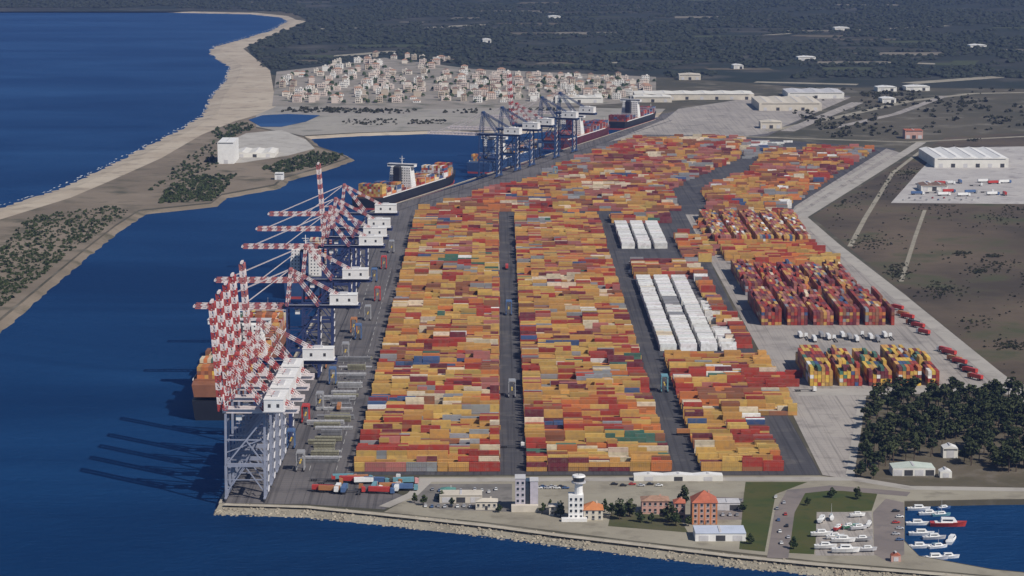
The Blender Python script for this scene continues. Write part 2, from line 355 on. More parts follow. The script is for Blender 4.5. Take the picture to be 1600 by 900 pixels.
strip('field_track', [(1408, 440), (1430, 370), (1445, 328)], 4, BEIGE)
strip('country_road', [(1200, 205), (1300, 185), (1420, 158), (1520, 146), (1750, 142)], 16, BEIGE)
strip('country_road', [(1300, 200), (1400, 178), (1475, 150)], 14, CONC)
strip('country_road', [(1230, 205), (1340, 160)], 20, CONC)
strip('country_road', [(1150, 213), (1420, 222), (1750, 206)], 12, BEIGE)
strip('country_road', [(1020, 158), (1180, 150)], 22, BEIGE)
for a in ([(930, 98), (1075, 97)], [(1380, 97), (1470, 100)], [(1110, 60), (1240, 52)], [(500, 45), (580, 43)], [(960, 12), (1000, 11)], [(520, 88), (620, 80)], [(660, 92), (725, 95)], [(640, 45), (760, 38)], [(1340, 47), (1480, 40)], [(1180, 128), (1340, 132)], [(1420, 130), (1560, 120)]):
    strip('field_strip', a, random.uniform(18, 40), BEIGE)

# quay frame: along the two quay lines
C0 = G(*QC); B0 = G(*QB); E0 = G(1024, 187)
u1 = (B0 - C0).normalized(); n1 = Vector((-u1.y, u1.x, 0)); u2 = (E0 - B0).normalized(); n2 = Vector((-u2.y, u2.x, 0))   # n: seaward
def Q1(py, off): d = (G(500, py).y - C0.y) / u1.y; return C0 + u1 * d + n1 * off
A1 = math.atan2(u1.y, u1.x) - math.pi / 2; A2 = math.atan2(u2.y, u2.x) - math.pi / 2
# quay coping and crane rails
def along(p0, u, n, L_, off, w_, z0, z1, m, name):
    mb = MB(); a = p0 + n * (off - w_ / 2); b = p0 + n * (off + w_ / 2)
    mb.prism([a, a + u * L_, b + u * L_, b], z0, z1, m); return mb.build(name)
L1 = (B0 - C0).length; L2 = (E0 - B0).length
struct(along(C0, u1, n1, L1 - 1, -.4, 1.6, 2.0, LZ + .35, SEAWALL, 'quay_coping'))
struct(along(B0, u2, n2, L2, -.4, 1.6, 2.0, LZ + .35, SEAWALL, 'quay_coping'))
for off in (-3.2, -25.2): struct(along(C0, u1, n1, L1 - 8, off, .5, LZ, LZ + .45, DGREY, 'crane_rail'))
for off in (-3.2, -25.2): struct(along(B0, u2, n2, L2, off, .5, LZ, LZ + .45, DGREY, 'crane_rail'))
HAZE = 3.0e-5
GZ = LZ + .2
YW = mat('road_paint_yellow', (.5, .38, .08), .7, .2, .3); LW = mat('road_paint_white', (.55, .55, .53), .7, .25, .3)
def line(X, y0, y1, m, wd=.45, dash=0):
    mb = MB(); a = G(777, y0).y; b = G(777, y1).y; y = a
    while y < b:
        e = min(b, y + (dash or b)); mb.add([(X - wd / 2, y, LZ + .22), (X + wd / 2, y, LZ + .22), (X + wd / 2, e, LZ + .22), (X - wd / 2, e, LZ + .22)], [(0, 1, 2, 3)], m); y = e + (dash or 1)
    struct(mb.build('lane_marking'))
for X in (-96, -112): line(X, 735, 420, LW, .22, 12)
_r2 = random.Random(3); fv = []; ff = []
dn = []
for a, b in zip(sea_coast[2:], sea_coast[3:]):
    a, b = G(*a, .1), G(*b, .1); n = max(2, min(400, int((b - a).length / 7)))
    dn += [(a.lerp(b, i / n), (b - a).normalized()) for i in range(n)]
for i, (q, t_) in enumerate(dn):
    if _r2.random() < .45: continue
    nn = Vector((t_.y, -t_.x, 0)); o_ = 21 + _r2.uniform(-3, 3); wd = _r2.uniform(.5, 2.0); l_ = _r2.uniform(4, 11); k = len(fv)
    fv += [q + nn * o_, q + nn * (o_ + wd) + t_ * l_ * .3, q + nn * (o_ + wd * .7) + t_ * l_, q + nn * (o_ - .6) + t_ * l_ * .8]; ff.append((k, k + 1, k + 2, k + 3))
mb = MB(); mb.add([(v.x, v.y, .12) for v in fv], ff, mat('surf_foam', (.62, .66, .68), .8, .15, .2)); sf = mb.build('surf'); sf['kind'] = 'stuff'; sf['label'] = 'broken white surf along the beach waterline'; sf['category'] = 'surf'

# ------------------------------------------------------------------ containers
PAL = {'tan': (.49, .265, .075), 'ochre': (.52, .335, .095), 'orange': (.50, .165, .05), 'red': (.33, .045, .028), 'maroon': (.15, .030, .038), 'cream': (.62, .52, .38),
       'white': (.72, .71, .69), 'grey': (.25, .25, .26), 'blue': (.05, .09, .20), 'green': (.06, .15, .11), 'brown': (.26, .10, .05), 'pink': (.36, .13, .11), 'teal': (.12, .30, .33), 'yellow': (.62, .40, .07)}
CNAME = {'tan': 'tan orange', 'ochre': 'ochre yellow', 'orange': 'bright orange', 'red': 'rust red', 'maroon': 'dark maroon', 'cream': 'cream', 'white': 'white', 'grey': 'grey', 'blue': 'dark blue', 'green': 'dark green', 'brown': 'brown', 'pink': 'faded pink', 'teal': 'teal', 'yellow': 'yellow'}
def wts(**k): ks = list(k); t = sum(k.values()); return ks, np.cumsum([k[i] / t for i in ks])
MIX = wts(tan=36, ochre=20, orange=6, red=19, maroon=8, cream=4.5, grey=3.5, blue=1.6, green=2.2, brown=8, white=1.6, pink=4)
MIXD = wts(red=26, maroon=26, pink=14, brown=16, tan=12, orange=4, ochre=4, grey=3, blue=3, cream=2)
MIXE = wts(orange=14, tan=28, red=15, brown=19, ochre=9, pink=12, maroon=8, cream=5, grey=5, white=2, blue=2)
MIXR = wts(white=95, cream=3, grey=2)
MIXF = wts(yellow=22, ochre=18, tan=14, red=18, maroon=18, orange=4, blue=3, white=2, green=9)
MIXS = wts(red=24, tan=20, orange=18, maroon=12, cream=8, ochre=6, white=4, blue=6, grey=4, green=3)
def pick(m): return m[0][int(np.searchsorted(m[1], rng.random()))]
CL, CW, CH = 12.19, 2.44, 2.59
cells = []      # (x, y, z, rot, colour, tag)
def jitter(c):
    k = float(rng.normal(1, .13)); h = rng.normal(0, .02, 3); return tuple(max(.01, min(.85, c[i] * k + h[i] * c[i])) for i in range(3))
def yard(test, x0, ncol, y0, y1, mix, pitch=4.0, hmin=1, hmax=3, pw=12.6, same=.5, empty=.03, tagn=None, z=GZ, hm=None):
    """rows of long and short containers lying across the yard, stacked one to three high"""
    dom = {}; nr = int((y1 - y0) / pitch); prevc = [None] * (ncol + 1); last = None; hrow = [2.0] * (ncol + 1); xe = x0 + ncol * pw
    for r in range(nr):
        y = y0 + r * pitch + CW / 2; base = rng.normal(0, .3); thin = rng.random() < .16; x = x0 + rng.uniform(0, .8); slot = 0; off = 0
        if rng.random() < .3 and ncol > 1: base += rng.choice([-1.1, .6])
        while True:
            ln = CL if rng.random() < (.87 if ncol > 1 else .96) else 6.06
            if x + ln > xe + .3: ln = 6.06
            if x + ln > xe + .3: break
            xc = x + ln / 2; x += ln + abs(rng.normal(.12, .12)); c = min(ncol, int((xc - x0) / pw)); slot += 1
            if test and not test(xc, y): continue
            hrow[c] = .66 * hrow[c] + .34 * (hm or (hmin + hmax) / 2 + .2) + rng.normal(0, .85)
            h = int(round(max(hmin, min(hmax, hrow[c] + base))))
            if thin and r and ncol > 1: h = int(rng.random() < .6)
            if tagn and r == 0: h = max(2, h)
            elif rng.random() < empty: h = max(0, h - 2)
            for k in range(h):
                key = (r // 7, (c + r // 7) // 2)
                if key not in dom: dom[key] = pick(mix) if rng.random() < .35 else None
                if dom[key] and rng.random() < .45: col = dom[key]
                elif last and rng.random() < same * .6: col = last
                elif prevc[c] and rng.random() < same: col = prevc[c]
                else: col = pick(mix)
                last = col; prevc[c] = col
                cells.append((xc + rng.normal(0, .06), y + rng.normal(0, .05), z + k * CH, 0, col, (tagn, r, slot - 1, k, k == h - 1) if tagn else None, ln))
def blockd(xs, y0, nb, mix, hmin, hmax, tagn=None, ygap=.5, test=None, gapw=6):
    """blocks with the long side running away from the camera"""
    x = xs[0]; i = 0; hg = hmax
    while x + CW < xs[1]:
        if i and i % gapw == 0: x += 4.5; hg = rng.integers(hmin + 1, hmax + 1)
        for b in range(nb):
            y = y0 + b * (CL + ygap) + CL / 2
            if test and not test(x + CW / 2, y): continue
            h = int(max(1, min(hmax, round(hg + rng.normal(0, .38) - (rng.random() < .05) * 2))))
            col0 = pick(mix)
            for k in range(h):
                col = col0 if rng.random() < .45 else pick(mix)
                cells.append((x + CW / 2, y + rng.normal(0, .1), GZ + k * CH, 1, col, (tagn, b, i, k, k == h - 1) if tagn else None, CL))
        x += CW + .22; i += 1
Yp = lambda py: G(777, py).y
XL = lambda px, py: G(px, py).x
yA = Yp(737); yE = Yp(338)
yard(None, XL(553, 737) - .3, 7, yA, yE, MIX, tagn='left', hm=2.3)
yard(None, XL(822, 737) + .2, 7, yA, yE, MIX, tagn='middle', hm=2.3)
yard(None, XL(1095, 737), 4, yA, Yp(652), MIX, tagn='right', hm=2.2)
yard(None, XL(1095, 737) + 1, 6, Yp(650), Yp(556), MIX, hm=2.2)
# white refrigerated containers in three columns, with ordinary ones round them
for j in range(3):
    yard(None, XL(990, 436) + 1 + j * 15.4, 1, Yp(549), Yp(438), MIXR, pitch=2.9, hmin=2, hmax=2, hm=2, empty=.035, same=.8)
    yard(None, XL(958, 352) + .5 + j * 15.6, 1, Yp(389), Yp(352), MIXR, pitch=2.9, hmin=2, hmax=2, hm=2, empty=.035, same=.8)
yard(None, XL(990, 436) + 46.5, 1, Yp(549), Yp(470), wts(white=82, grey=12, cream=6), pitch=3.6, hmin=0, hmax=2, hm=1.3, same=.6, empty=.15)
yard(None, XL(990, 436) + 52, 1, Yp(540), Yp(430), MIXE, hm=1.6, empty=.12)
yard(None, XL(990, 436), 5, Yp(436), Yp(412), MIXE, hm=2.2)
yard(None, XL(990, 436) + 52, 2, Yp(410), Yp(372), MIXE, hm=1.4, empty=.3)
yard(None, XL(955, 350), 5, Yp(349), Yp(338), MIX, hm=2.0)
yard(None, 178, 1, Yp(545), Yp(500), MIXD, hm=1.5)
# far yard beyond the cross road and along the second quay
FAR1 = [(655, 331), (835, 283), (876, 260), (1002, 217), (1160, 219), (1150, 250), (1090, 275), (1040, 300), (1060, 330)]
FAR2 = [(1112, 333), (1100, 300), (1180, 266), (1195, 240), (1300, 232), (1362, 236), (1300, 275), (1232, 322), (1222, 333)]
FAR3 = [(1165, 222), (1240, 222), (1190, 245), (1160, 250)]
def mk(poly, holes=()):
    def t(x, y):
        p = P(x, y)
        if not inpoly(p[0], p[1], poly): return False
        for a, b in holes:
            if a < y % 260 < b: return False
        return True
    return t
yF0 = Yp(333); yF1 = Yp(214)
yard(mk(FAR1), -90, 36, yF0 + 6, yF1, wts(tan=28, orange=14, red=16, brown=20, ochre=8, pink=14, maroon=9, grey=9, cream=7, blue=3), pitch=5.2, hm=1.9, empty=.12, same=.6)
yard(mk(FAR2), 190, 40, Yp(333), Yp(226), MIXE, pitch=5.2, hm=1.9, empty=.16, same=.6)
yard(mk(FAR3), 300, 24, Yp(252), Yp(220), wts(white=30, grey=25, pink=20, cream=15, blue=10), pitch=9, hm=1.1, empty=.4)
# blocks on the right, seen end on
blockd((XL(1266, 604), XL(1474, 604)), Yp(604), 7, MIXF, 3, 5, tagn='endon')
blockd((XL(1190, 509), XL(1396, 509)), Yp(509), 9, MIXD, 3, 5, tagn=None)
POLYD = [(1150, 470), (1340, 470), (1368, 470), (1310, 415), (1120, 415)]
blockd((209, 330), Yp(462), 11, MIXD, 2, 4, test=mk([(1168, 466), (1352, 466), (1312, 418), (1135, 418)]))
yard(mk([(1152, 416), (1312, 416), (1268, 384), (1120, 384)]), 209, 9, Yp(416), Yp(385), wts(tan=30, orange=30, red=25, ochre=15), hm=2.2)
blockd((209, 320), Yp(382), 22, MIXE, 2, 3, test=mk([(1118, 384), (1268, 384), (1238, 338), (1092, 338)]))
yard(mk([(1100, 400), (1130, 400), (1110, 352), (1085, 340)]), 190, 2, Yp(400), Yp(345), MIXE, hm=1.2, empty=.5)
for px, py in ((1062, 372), (1068, 366), (1235, 604), (1228, 598), (1240, 590)):
    p = G(px, py)
    for k in range(2): cells.append((p.x, p.y, GZ + k * CH, 0, 'red', None, CL))

def cont_mesh(L_):
    """corrugated side walls inside a steel frame, corner castings, door bars at one end"""
    mb = MB(); x, y, h = L_ / 2, CW / 2, CH
    for sx in (-1, 1):
        for sy in (-1, 1):
            mb.box((sx * (x - .08), sy * (y - .08), h / 2), (.16, .16, h), CONT_O)
    for z in (.09, h - .07):
        for sy in (-1, 1): mb.box((0, sy * (y - .06), z), (L_ - .32, .12, .14), CONT_O)
        for sx in (-1, 1): mb.box((sx * (x - .06), 0, z), (.12, CW - .32, .14), CONT_O)
    n = 22
    for sy in (-1, 1):
        v = []; f = []
        for i in range(n + 1):
            xx = -x + .16 + (L_ - .32) * i / n; d = y - (.03 if i % 2 else .11)
            v += [(xx, sy * d, .16), (xx, sy * d, h - .14)]
            if i: a = 2 * i - 2; f.append((a, a + 2, a + 3, a + 1) if sy < 0 else (a, a + 1, a + 3, a + 2))
        mb.add(v, f, CONT_O)
    v = []; f = []
    for i in range(n + 1):
        xx = -x + .1 + (L_ - .2) * i / n; z = h - (.03 if i % 2 else .07)
        v += [(xx, -y + .1, z), (xx, y - .1, z)]
        if i: a = 2 * i - 2; f.append((a, a + 2, a + 3, a + 1))
    mb.add(v, f, CONT_O)
    for sx in (-1, 1): mb.box((sx * (x - .09), 0, h / 2), (.06, CW - .3, h - .3), CONT_O)
    for yy in (-.75, -.35, .35, .75): mb.cyl((x - .03, yy, .15), (x - .03, yy, h - .12), .03, .03, CONT_O, 5)
    return mb.mesh('shipping_container')
CM = cont_mesh(CL); CM2 = cont_mesh(6.06)
# the ~300 that show largest are things of their own
ORD = ['first', 'second', 'third', 'fourth', 'fifth', 'sixth', 'seventh', 'eighth', 'ninth', 'tenth', 'eleventh', 'twelfth', 'thirteenth', 'fourteenth', 'fifteenth', 'sixteenth', 'seventeenth', 'eighteenth', 'nineteenth', 'twentieth'] + ['%dth' % i for i in range(21, 60)]
TIER = ['bottom', 'second', 'third', 'fourth', 'fifth']
cand = []
for i, c in enumerate(cells):
    t = c[5]
    if not t: continue
    nm, r, col, k, top = t
    if nm == 'endon':
        if r == 0: cand.append((8.5, i))
    elif r == 0: cand.append((0, i))
    elif top and r < 14: cand.append((r, i))
cand.sort(); chosen = set(i for _, i in cand[:300])
BLK = {'left': 'left yard block', 'middle': 'middle yard block', 'right': 'right yard block'}
rest = []
for i, c in enumerate(cells):
    if i in chosen:
        o = obj('shipping_container', CM if c[6] == CL else CM2, None, (c[0], c[1], c[2]), math.pi / 2 if c[3] else 0)
        o.color = (*jitter(PAL[c[4]]), 1)
        nm, r, col, k, top = c[5]
        if nm == 'endon': lab = '%s container end-on in the block beside the pines, %s column, %s tier' % (CNAME[c[4]], ORD[col], TIER[k])
        elif r == 0: lab = '%s container, front row of the %s, %s from left, %s tier' % (CNAME[c[4]], BLK[nm], ORD[col], TIER[k])
        else: lab = '%s container on top of the %s row back, %s from left, %s' % (CNAME[c[4]], ORD[r], ORD[col], BLK[nm])
        tag(o, lab, 'container', 'containers stacked in the yard')
    else: rest.append(c)

# ------------------------------------------------------------------ ships (their deck cargo joins the mass of containers)
def make_ship(name, stern, ang, L_, B_, dk, hullc, deckc, house_at, label, cargo_h=4, hmix=MIXS, tw=14, upper=None, group='container ships at the quays'):
    """hull lofted from stern to bow along local +Y, accommodation block, funnel, mast, deck cargo"""
    root = thing(name, (stern.x, stern.y, 0), ang); tag(root, label, 'ship', group)
    secs = [(0, .93, .80), (.04, .97, .86), (.12, 1, .95), (.3, 1, 1), (.7, 1, 1), (.82, .95, .86), (.91, .72, .52), (.97, .36, .16), (1.0, .06, .02)]
    def loft(z0, z1, wtop, m, nm, par, rake):
        v = []; f = []
        for t, a, b in secs:
            wa = B_ / 2 * (a if wtop else b + (a - b) * .5); wb = B_ / 2 * (b + (a - b) * (.5 if wtop else 0))
            sheer = (2.5 * max(0, (t - .75) / .25) ** 2) if wtop else 0
            y = t * L_; yl = y - (rake * 6 * max(0, (t - .8) / .2))
            v += [(-wb, yl, z0), (wb, yl, z0), (wa, y, z1 + sheer), (-wa, y, z1 + sheer)]
        n = len(secs)
        for i in range(n - 1):
            a, b = 4 * i, 4 * i + 4
            f += [(a, a + 3, b + 3, b), (a + 1, b + 1, b + 2, a + 2), (a + 3, a + 2, b + 2, b + 3)]
        f += [(0, 1, 2, 3), (4 * n - 4, 4 * n - 1, 4 * n - 2, 4 * n - 3)]
        mb = MB(); mb.add(v, f, m); return part(mb, nm, par)
    loft(-2, 2.2, False, DKH if upper else RED, 'boot_topping', root, 0)
    if upper:
        loft(2.2, dk * .62, True, hullc, 'hull', root, 1); loft(dk * .62 + 2.52, dk + 2.5, True, upper, 'upper_hull', root, 1); dk += 2.5
    else: loft(2.2, dk, True, hullc, 'hull', root, 1)
    mb = MB(); mb.prism([(-B_ * .46, L_ * .05), (B_ * .46, L_ * .05), (B_ * .46, L_ * .80), (B_ * .30, L_ * .9), (0, L_ * .95), (-B_ * .30, L_ * .9), (-B_ * .46, L_ * .80)], dk - .2, dk + .8, deckc); part(mb, 'deck', root)
    # accommodation
    hy = L_ * house_at; s = MB(); zt = dk + .8
    for k in range(8 if tw > 10 else 6):
        s.box((0, hy, zt + 1.4 + k * 2.8), (B_ * (.86 - .02 * k), tw - .35 * k, 2.72), WHITE)
        zt_ = zt + (k + 1) * 2.8
    acc = part(s, 'accommodation_block', root)
    wv = MB()
    for k in range(8 if tw > 10 else 6):
        for q in range(9):
            xx = (q - 4) * B_ * .085
            for sy in (-1, 1): wv.box((xx, hy + sy * (tw / 2 - .175 * k), zt + 1.7 + k * 2.8), (1.0, .12, 1.0), GLASS)
    part(wv, 'windows', acc)['kind'] = 'stuff'
    s = MB(); s.box((0, hy, zt_ + 1.5), (B_ * 1.0, tw * .55, 3.0), WHITE); s.box((0, hy, zt_ + 3.1), (B_ * 1.02, tw * .62, .3), LGREY); br = part(s, 'bridge', root)
    s = MB()
    for sy in (-1, 1): s.box((0, hy + sy * tw * .278, zt_ + 1.8), (B_ * .95, .1, 1.1), GLASS)
    part(s, 'window', br)
    s = MB(); s.cyl((0, hy, zt_ + 3), (0, hy, zt_ + 12), .5, .25, WHITE); s.box((0, hy, zt_ + 9), (6, .4, .4), WHITE); s.box((0, hy, zt_ + 7), (3.5, .5, .5), LGREY); part(s, 'mast', root)
    s = MB(); fy = hy - tw * .5 - 7; s.box((0, fy, dk + 12), (7, 8, 23), hullc); s.box((0, fy, dk + 24.3), (6, 7, 1.6), DGREY); part(s, 'funnel', root)
    s = MB()
    for sx in (-1, 1): s.box((sx * (B_ * .5 - .2), L_ * .4, dk + .6), (.25, L_ * .7, 1.1), WHITE)
    part(s, 'railing', root)
    s = MB(); s.cyl((0, L_ * .955, dk), (0, L_ * .955, dk + 11), .4, .25, WHITE); part(s, 'foremast', root)
    # lashing bridges and cargo
    nb = int((L_ * .86) / 14.6); ca, sa = math.cos(ang), math.sin(ang)
    for b in range(nb):
        y = L_ * .055 + 7 + b * 14.6
        if abs(y - hy) < tw / 2 + 8 or abs(y - fy) < 11: continue
        fr = 1 if y < L_ * .78 else max(.3, 1 - (y / L_ - .78) * 3.4)
        nc = int(B_ * .92 * fr / 2.5)
        lb = MB()
        for q in (-1, 1): lb.box((q * nc * 1.25, y + 7.2, dk + 4), (.5, .6, 8), LGREY)
        lb.box((0, y + 7.2, dk + 7.7), (nc * 2.5, .6, .5), LGREY); part(lb, 'lashing_bridge', root)
        hb = max(0, min(cargo_h, int(round(rng.normal(cargo_h - 1.1, 1.2)))))
        cb = pick(hmix)
        for q in range(nc):
            hh = max(0, hb - (rng.random() < .25)); x = (q - (nc - 1) / 2) * 2.5
            for k in range(hh):
                col = cb if rng.random() < .35 else pick(hmix)
                rest.append((stern.x + x * ca - y * sa, stern.y + x * sa + y * ca, dk + .85 + k * CH, 1 + ang, col, None, CL))
    return root
BROWN = mat('orange_brown_hull', (.24, .10, .055), .6, .2, .1); DKH = mat('dark_hull', (.016, .018, .026), .5, .25, .1); MAROON = mat('maroon_hull', (.085, .018, .028), .5, .25, .1); BLUEH = mat('blue_hull', (.03, .07, .17), .5, .2, .1)
DECKR = mat('red_brown_deck', (.30, .10, .05), .8, .25, .1); DECKG = mat('grey_deck', (.2, .2, .2), .8, .25, .1)
make_ship('container_ship', Q1(650, 27), A1, 300, 43, 21, DKH, BROWN, .34, 'dark hulled container ship with orange brown deck moored under the nearest quay cranes', 4, wts(tan=25, orange=22, brown=18, red=15, yellow=8, cream=6, green=6), upper=BROWN)
make_ship('container_ship', Q1(462, 20), A1, 250, 32, 14, BLUEH, DECKG, .16, 'blue hulled container ship moored under the quay cranes with lowered booms', 3)
make_ship('container_ship', B0 + u2 * 40 + n2 * 20, A2, 275, 32, 12, DKH, DECKR, .40, 'container ship with white bridge and mixed red cargo beside the quay bend', 5)
make_ship('container_ship', B0 + u2 * 400 + n2 * 20, A2, 240, 32, 13, BLUEH, DECKG, .25, 'blue container ship moored beneath the blue quay cranes', 3, wts(blue=40, orange=20, grey=20, tan=20))
make_ship('container_ship', B0 + u2 * 690 + n2 * 20, A2, 240, 34, 12, MAROON, DECKR, .35, 'maroon hulled container ship beyond the blue cranes', 4, wts(maroon=50, red=25, blue=25))
make_ship('container_ship', B0 + u2 * 975 + n2 * 20, A2, 190, 30, 11, DKH, DECKR, .4, 'farthest dark container ship at the end of the second quay', 3, wts(maroon=50, red=25, blue=25), 12)

def stack_mesh(items, name):
    n = len(items); V = np.zeros((n, 8, 3)); C = np.zeros((n, 3))
    sg = np.array([[-1, -1, 0], [1, -1, 0], [1, 1, 0], [-1, 1, 0], [-1, -1, 1], [1, -1, 1], [1, 1, 1], [-1, 1, 1]], float)
    for i, c in enumerate(items):
        l = sg * np.array([c[6] / 2, CW / 2, CH - .02])
        a = 0 if c[3] == 0 else math.pi / 2 + (c[3] - 1); cs, sn = math.cos(a), math.sin(a)
        V[i, :, 0] = l[:, 0] * cs - l[:, 1] * sn + c[0]; V[i, :, 1] = l[:, 0] * sn + l[:, 1] * cs + c[1]; V[i, :, 2] = l[:, 2] + c[2]
        C[i] = jitter(PAL[c[4]])
    q = np.array([[3, 2, 1, 0], [4, 5, 6, 7], [0, 1, 5, 4], [1, 2, 6, 5], [2, 3, 7, 6], [3, 0, 4, 7]])
    FF = (np.arange(n)[:, None, None] * 8 + q[None]).reshape(-1, 4)
    me = bulk(name, V.reshape(-1, 3), FF); me.materials.append(CONT_A)
    at = me.attributes.new('Col', 'FLOAT_COLOR', 'FACE'); col = np.ones((n * 6, 4), np.float32); col[:, :3] = np.repeat(C, 6, 0)
    at.data.foreach_set('color', col.ravel()); return me
def bulk(name, V, FF):
    me = bpy.data.meshes.new(name); k = FF.shape[1]
    me.vertices.add(len(V)); me.vertices.foreach_set('co', V.astype(np.float32).ravel())
    me.loops.add(FF.size); me.loops.foreach_set('vertex_index', FF.astype(np.int32).ravel())
    me.polygons.add(len(FF)); me.polygons.foreach_set('loop_start', np.arange(0, FF.size, k, dtype=np.int32))
    me.update(calc_edges=True); me.shade_flat(); return me
o = obj('stacked_containers', stack_mesh(rest, 'stacked_containers'))
tag(o, 'mass of stacked orange, tan and red containers filling the port yard', 'containers', kind='stuff')
print('containers', len(cells), 'rest', len(rest), 'single', len(chosen))

# ------------------------------------------------------------------ quay cranes
def truss(mb, a, b, dep, n, ms, side=Vector((0, 1, 0)), cw=.45, wid=0):
    """lattice beam whose panels alternate in colour"""
    a = Vector(a); b = Vector(b); d = (b - a) / n; up = d.normalized().cross(side).normalized() * dep / 2
    for i in range(n):
        m = ms[i % 2]; p = a + d * i; q = p + d
        mb.beam(p + up, q + up, cw, m); mb.beam(p - up, q - up, cw, m); mb.beam(p + up, q - up, cw * .7, m); mb.beam(p - up, p + up, cw * .7, m)
def make_crane(kind, raised):
    """ship-to-shore gantry; local -X is the sea side, Y runs along the quay"""
    legm = {'pale': LEGP, 'navy': NAVY, 'blue': BLUE}[kind]; ms = (RED, PINK) if kind == 'pale' else (FADED, PINK) if kind == 'navy' else (BLUE, BLUE)
    if kind == 'blue' and raised: ms = (RED, PINK)
    boomw = PINK if kind != 'blue' else PINK
    root = thing('quay_crane')
    gx, gy, GH = 11, 8.5, 49
    for sx in (-1, 1):
        for sy in (-1, 1):
            s = MB(); s.beam((sx * gx, sy * gy, 3.2), (sx * gx, sy * gy, 20), 1.5, legm); s.beam((sx * gx, sy * gy, 20), (sx * gx, sy * (gy - 2.2), GH), 1.25, legm); part(s, 'leg', root)
            s = MB()
            for k in range(4): s.box((sx * gx, sy * gy - 3.3 + k * 2.2, .75), (1.0, 1.9, 1.1), DGREY)
            s.box((sx * gx, sy * gy, 1.7), (1.3, 8.6, .8), legm); part(s, 'bogie', root)
        s = MB(); s.box((sx * gx, 0, 3.0), (1.6, 2 * gy + 2, 1.8), legm); part(s, 'sill_beam', root)
    s = MB()
    for sy in (-1, 1): s.beam((-gx + .8, sy * gy, 20), (gx - .8, sy * gy, 20), 1.6, legm, 2.0)
    for sx in (-1, 1): s.beam((sx * gx, -gy + .9, 20.02), (sx * gx, gy - .9, 20.02), 1.5, legm, 1.9)
    part(s, 'portal_beam', root)
    s = MB()
    for sy in (-1, 1):
        s.beam((-gx, sy * (gy + .1), 20), (gx, sy * (gy - 2.0), GH - 2), .8, legm); s.beam((gx, sy * (gy - .3), 20), (0, sy * (gy - 1.3), GH / 2 + 10), .7, legm)
        s.beam((-gx, sy * (gy - 2.4), 34), (gx, sy * (gy - 2.4), 34), .7, legm)
        s.beam((-gx, sy * gy, 4), (0, sy * gy, 19), .6, legm); s.beam((gx, sy * gy, 4), (0, sy * gy, 19), .6, legm); s.beam((-gx, sy * gy, 11.5), (gx, sy * gy, 11.5), .5, legm)
        s.beam((gx, sy * (gy - 2), 35), (-gx, sy * (gy - 1), 27), .5, legm)
    part(s, 'brace', root)
    back = 30 if kind == 'pale' else 40
    s = MB()
    for sy in (-1, 1): s.box(((back - 13) / 2, sy * 3.4, GH + 1.2), (back + 13, 1.5, 2.6), boomw if kind == 'pale' else legm)
    for k in range(7): s.box((-11 + k * (back + 8) / 6.0, 0, GH + .8), (.9, 5.3, 1.0), legm)
    for sx in (-1, 1): s.box((sx * gx, 0, GH + 2.0), (1.7, 2 * (gy - 2.2), 1.5), legm)
    s.beam((-12, -5, GH + 2.6), (back, -5, GH + 2.6), .9, LGREY, .15); part(s, 'girder', root)
    ap = Vector((-8.5, 0, 76))
    s = MB()
    for sy in (-1, 1):
        truss(s, (-gx, sy * (gy - 2.2), GH + 2), (ap.x, sy * 2.2, ap.z), 1.8, 9, ms); truss(s, (gx, sy * (gy - 2.2), GH + 2), (ap.x, sy * 2.2, ap.z), 1.6, 10, ms)
    s.box((ap.x, 0, ap.z + .3), (2.4, 6, 1.4), ms[0]); part(s, 'a_frame', root)
    for sy in (-1, 1): s = MB(); truss(s, (ap.x, sy * 2.4, ap.z), (back - 3, sy * 3.4, GH + 2.6), 1.1, 12, ms, cw=.4); part(s, 'backstay', root)
    # boom
    hg = Vector((-14, 0, GH + 1)); BL = 62; an = R(86) if raised else 0
    dirv = Vector((-math.cos(an), 0, math.sin(an)))
    s = MB(); s.box((hg.x + .4, 0, hg.z), (1.2, 8.4, 1.2), DGREY); tip = hg + dirv * (BL + .6); s.box(tip, (1.3, 8.6, 1.3), PINK)
    boom = part(s, 'boom', root); n = 15; up = dirv.cross(Vector((0, 1, 0))).normalized() * 1.3
    for i in range(n):
        s = MB(); m = ms[i % 2] if kind != 'blue' else (ms[i % 2] if raised else PINK); p = hg + dirv * (BL * i / n); q = hg + dirv * (BL * (i + 1) / n)
        for sy in (-1, 1):
            y = Vector((0, sy * 3.4, 0))
            s.beam(p + up + y, q + up + y, .75, m); s.beam(p - up + y, q - up + y, .9, m); s.beam(p - up + y, q + up + y, .5, m); s.beam(p - up + y, p + up + y, .5, m)
        s.beam(p + up - Vector((0, 3.4, 0)), p + up + Vector((0, 3.4, 0)), .55, m); s.beam(p - up - Vector((0, 3.4, 0)), q - up + Vector((0, 3.4, 0)), .45, m)
        part(s, 'boom_segment', boom)
    for fr in ((.5, .95) if not raised else (.42,)):
        for sy in (-1, 1): s = MB(); s.beam((ap.x, sy * 2.2, ap.z + .5), hg + dirv * BL * fr + up + Vector((0, sy * 3.2, 0)), .35, PINK); part(s, 'forestay', root)
    # machinery house
    hx, hw, hd = (17, 11, 27) if kind == 'pale' else (28.5, 19, 11)
    s = MB(); s.box((hx, 0, GH + 6.3), (hw, hd, 6.6), WHITE); s.box((hx, 0, GH + 10.4), (hw * .3, hd * .5, 1.0), LGREY); s.box((hx, 0, GH + 2.75), (hw + 1.2, hd + 1.2, .45), LGREY); ho = part(s, 'machinery_house', root)
    s = MB(); s.box((hx, 0, GH + 9.75), (hw + .5, hd + .5, .3), WHITE); part(s, 'roof', ho)
    for q in (-1, 1):
        s = MB(); s.box((hx + q * hw * .22, -hd / 2 - .05, GH + 6.2), (1.6, .1, 2.0), DGREY); part(s, 'vent', ho)
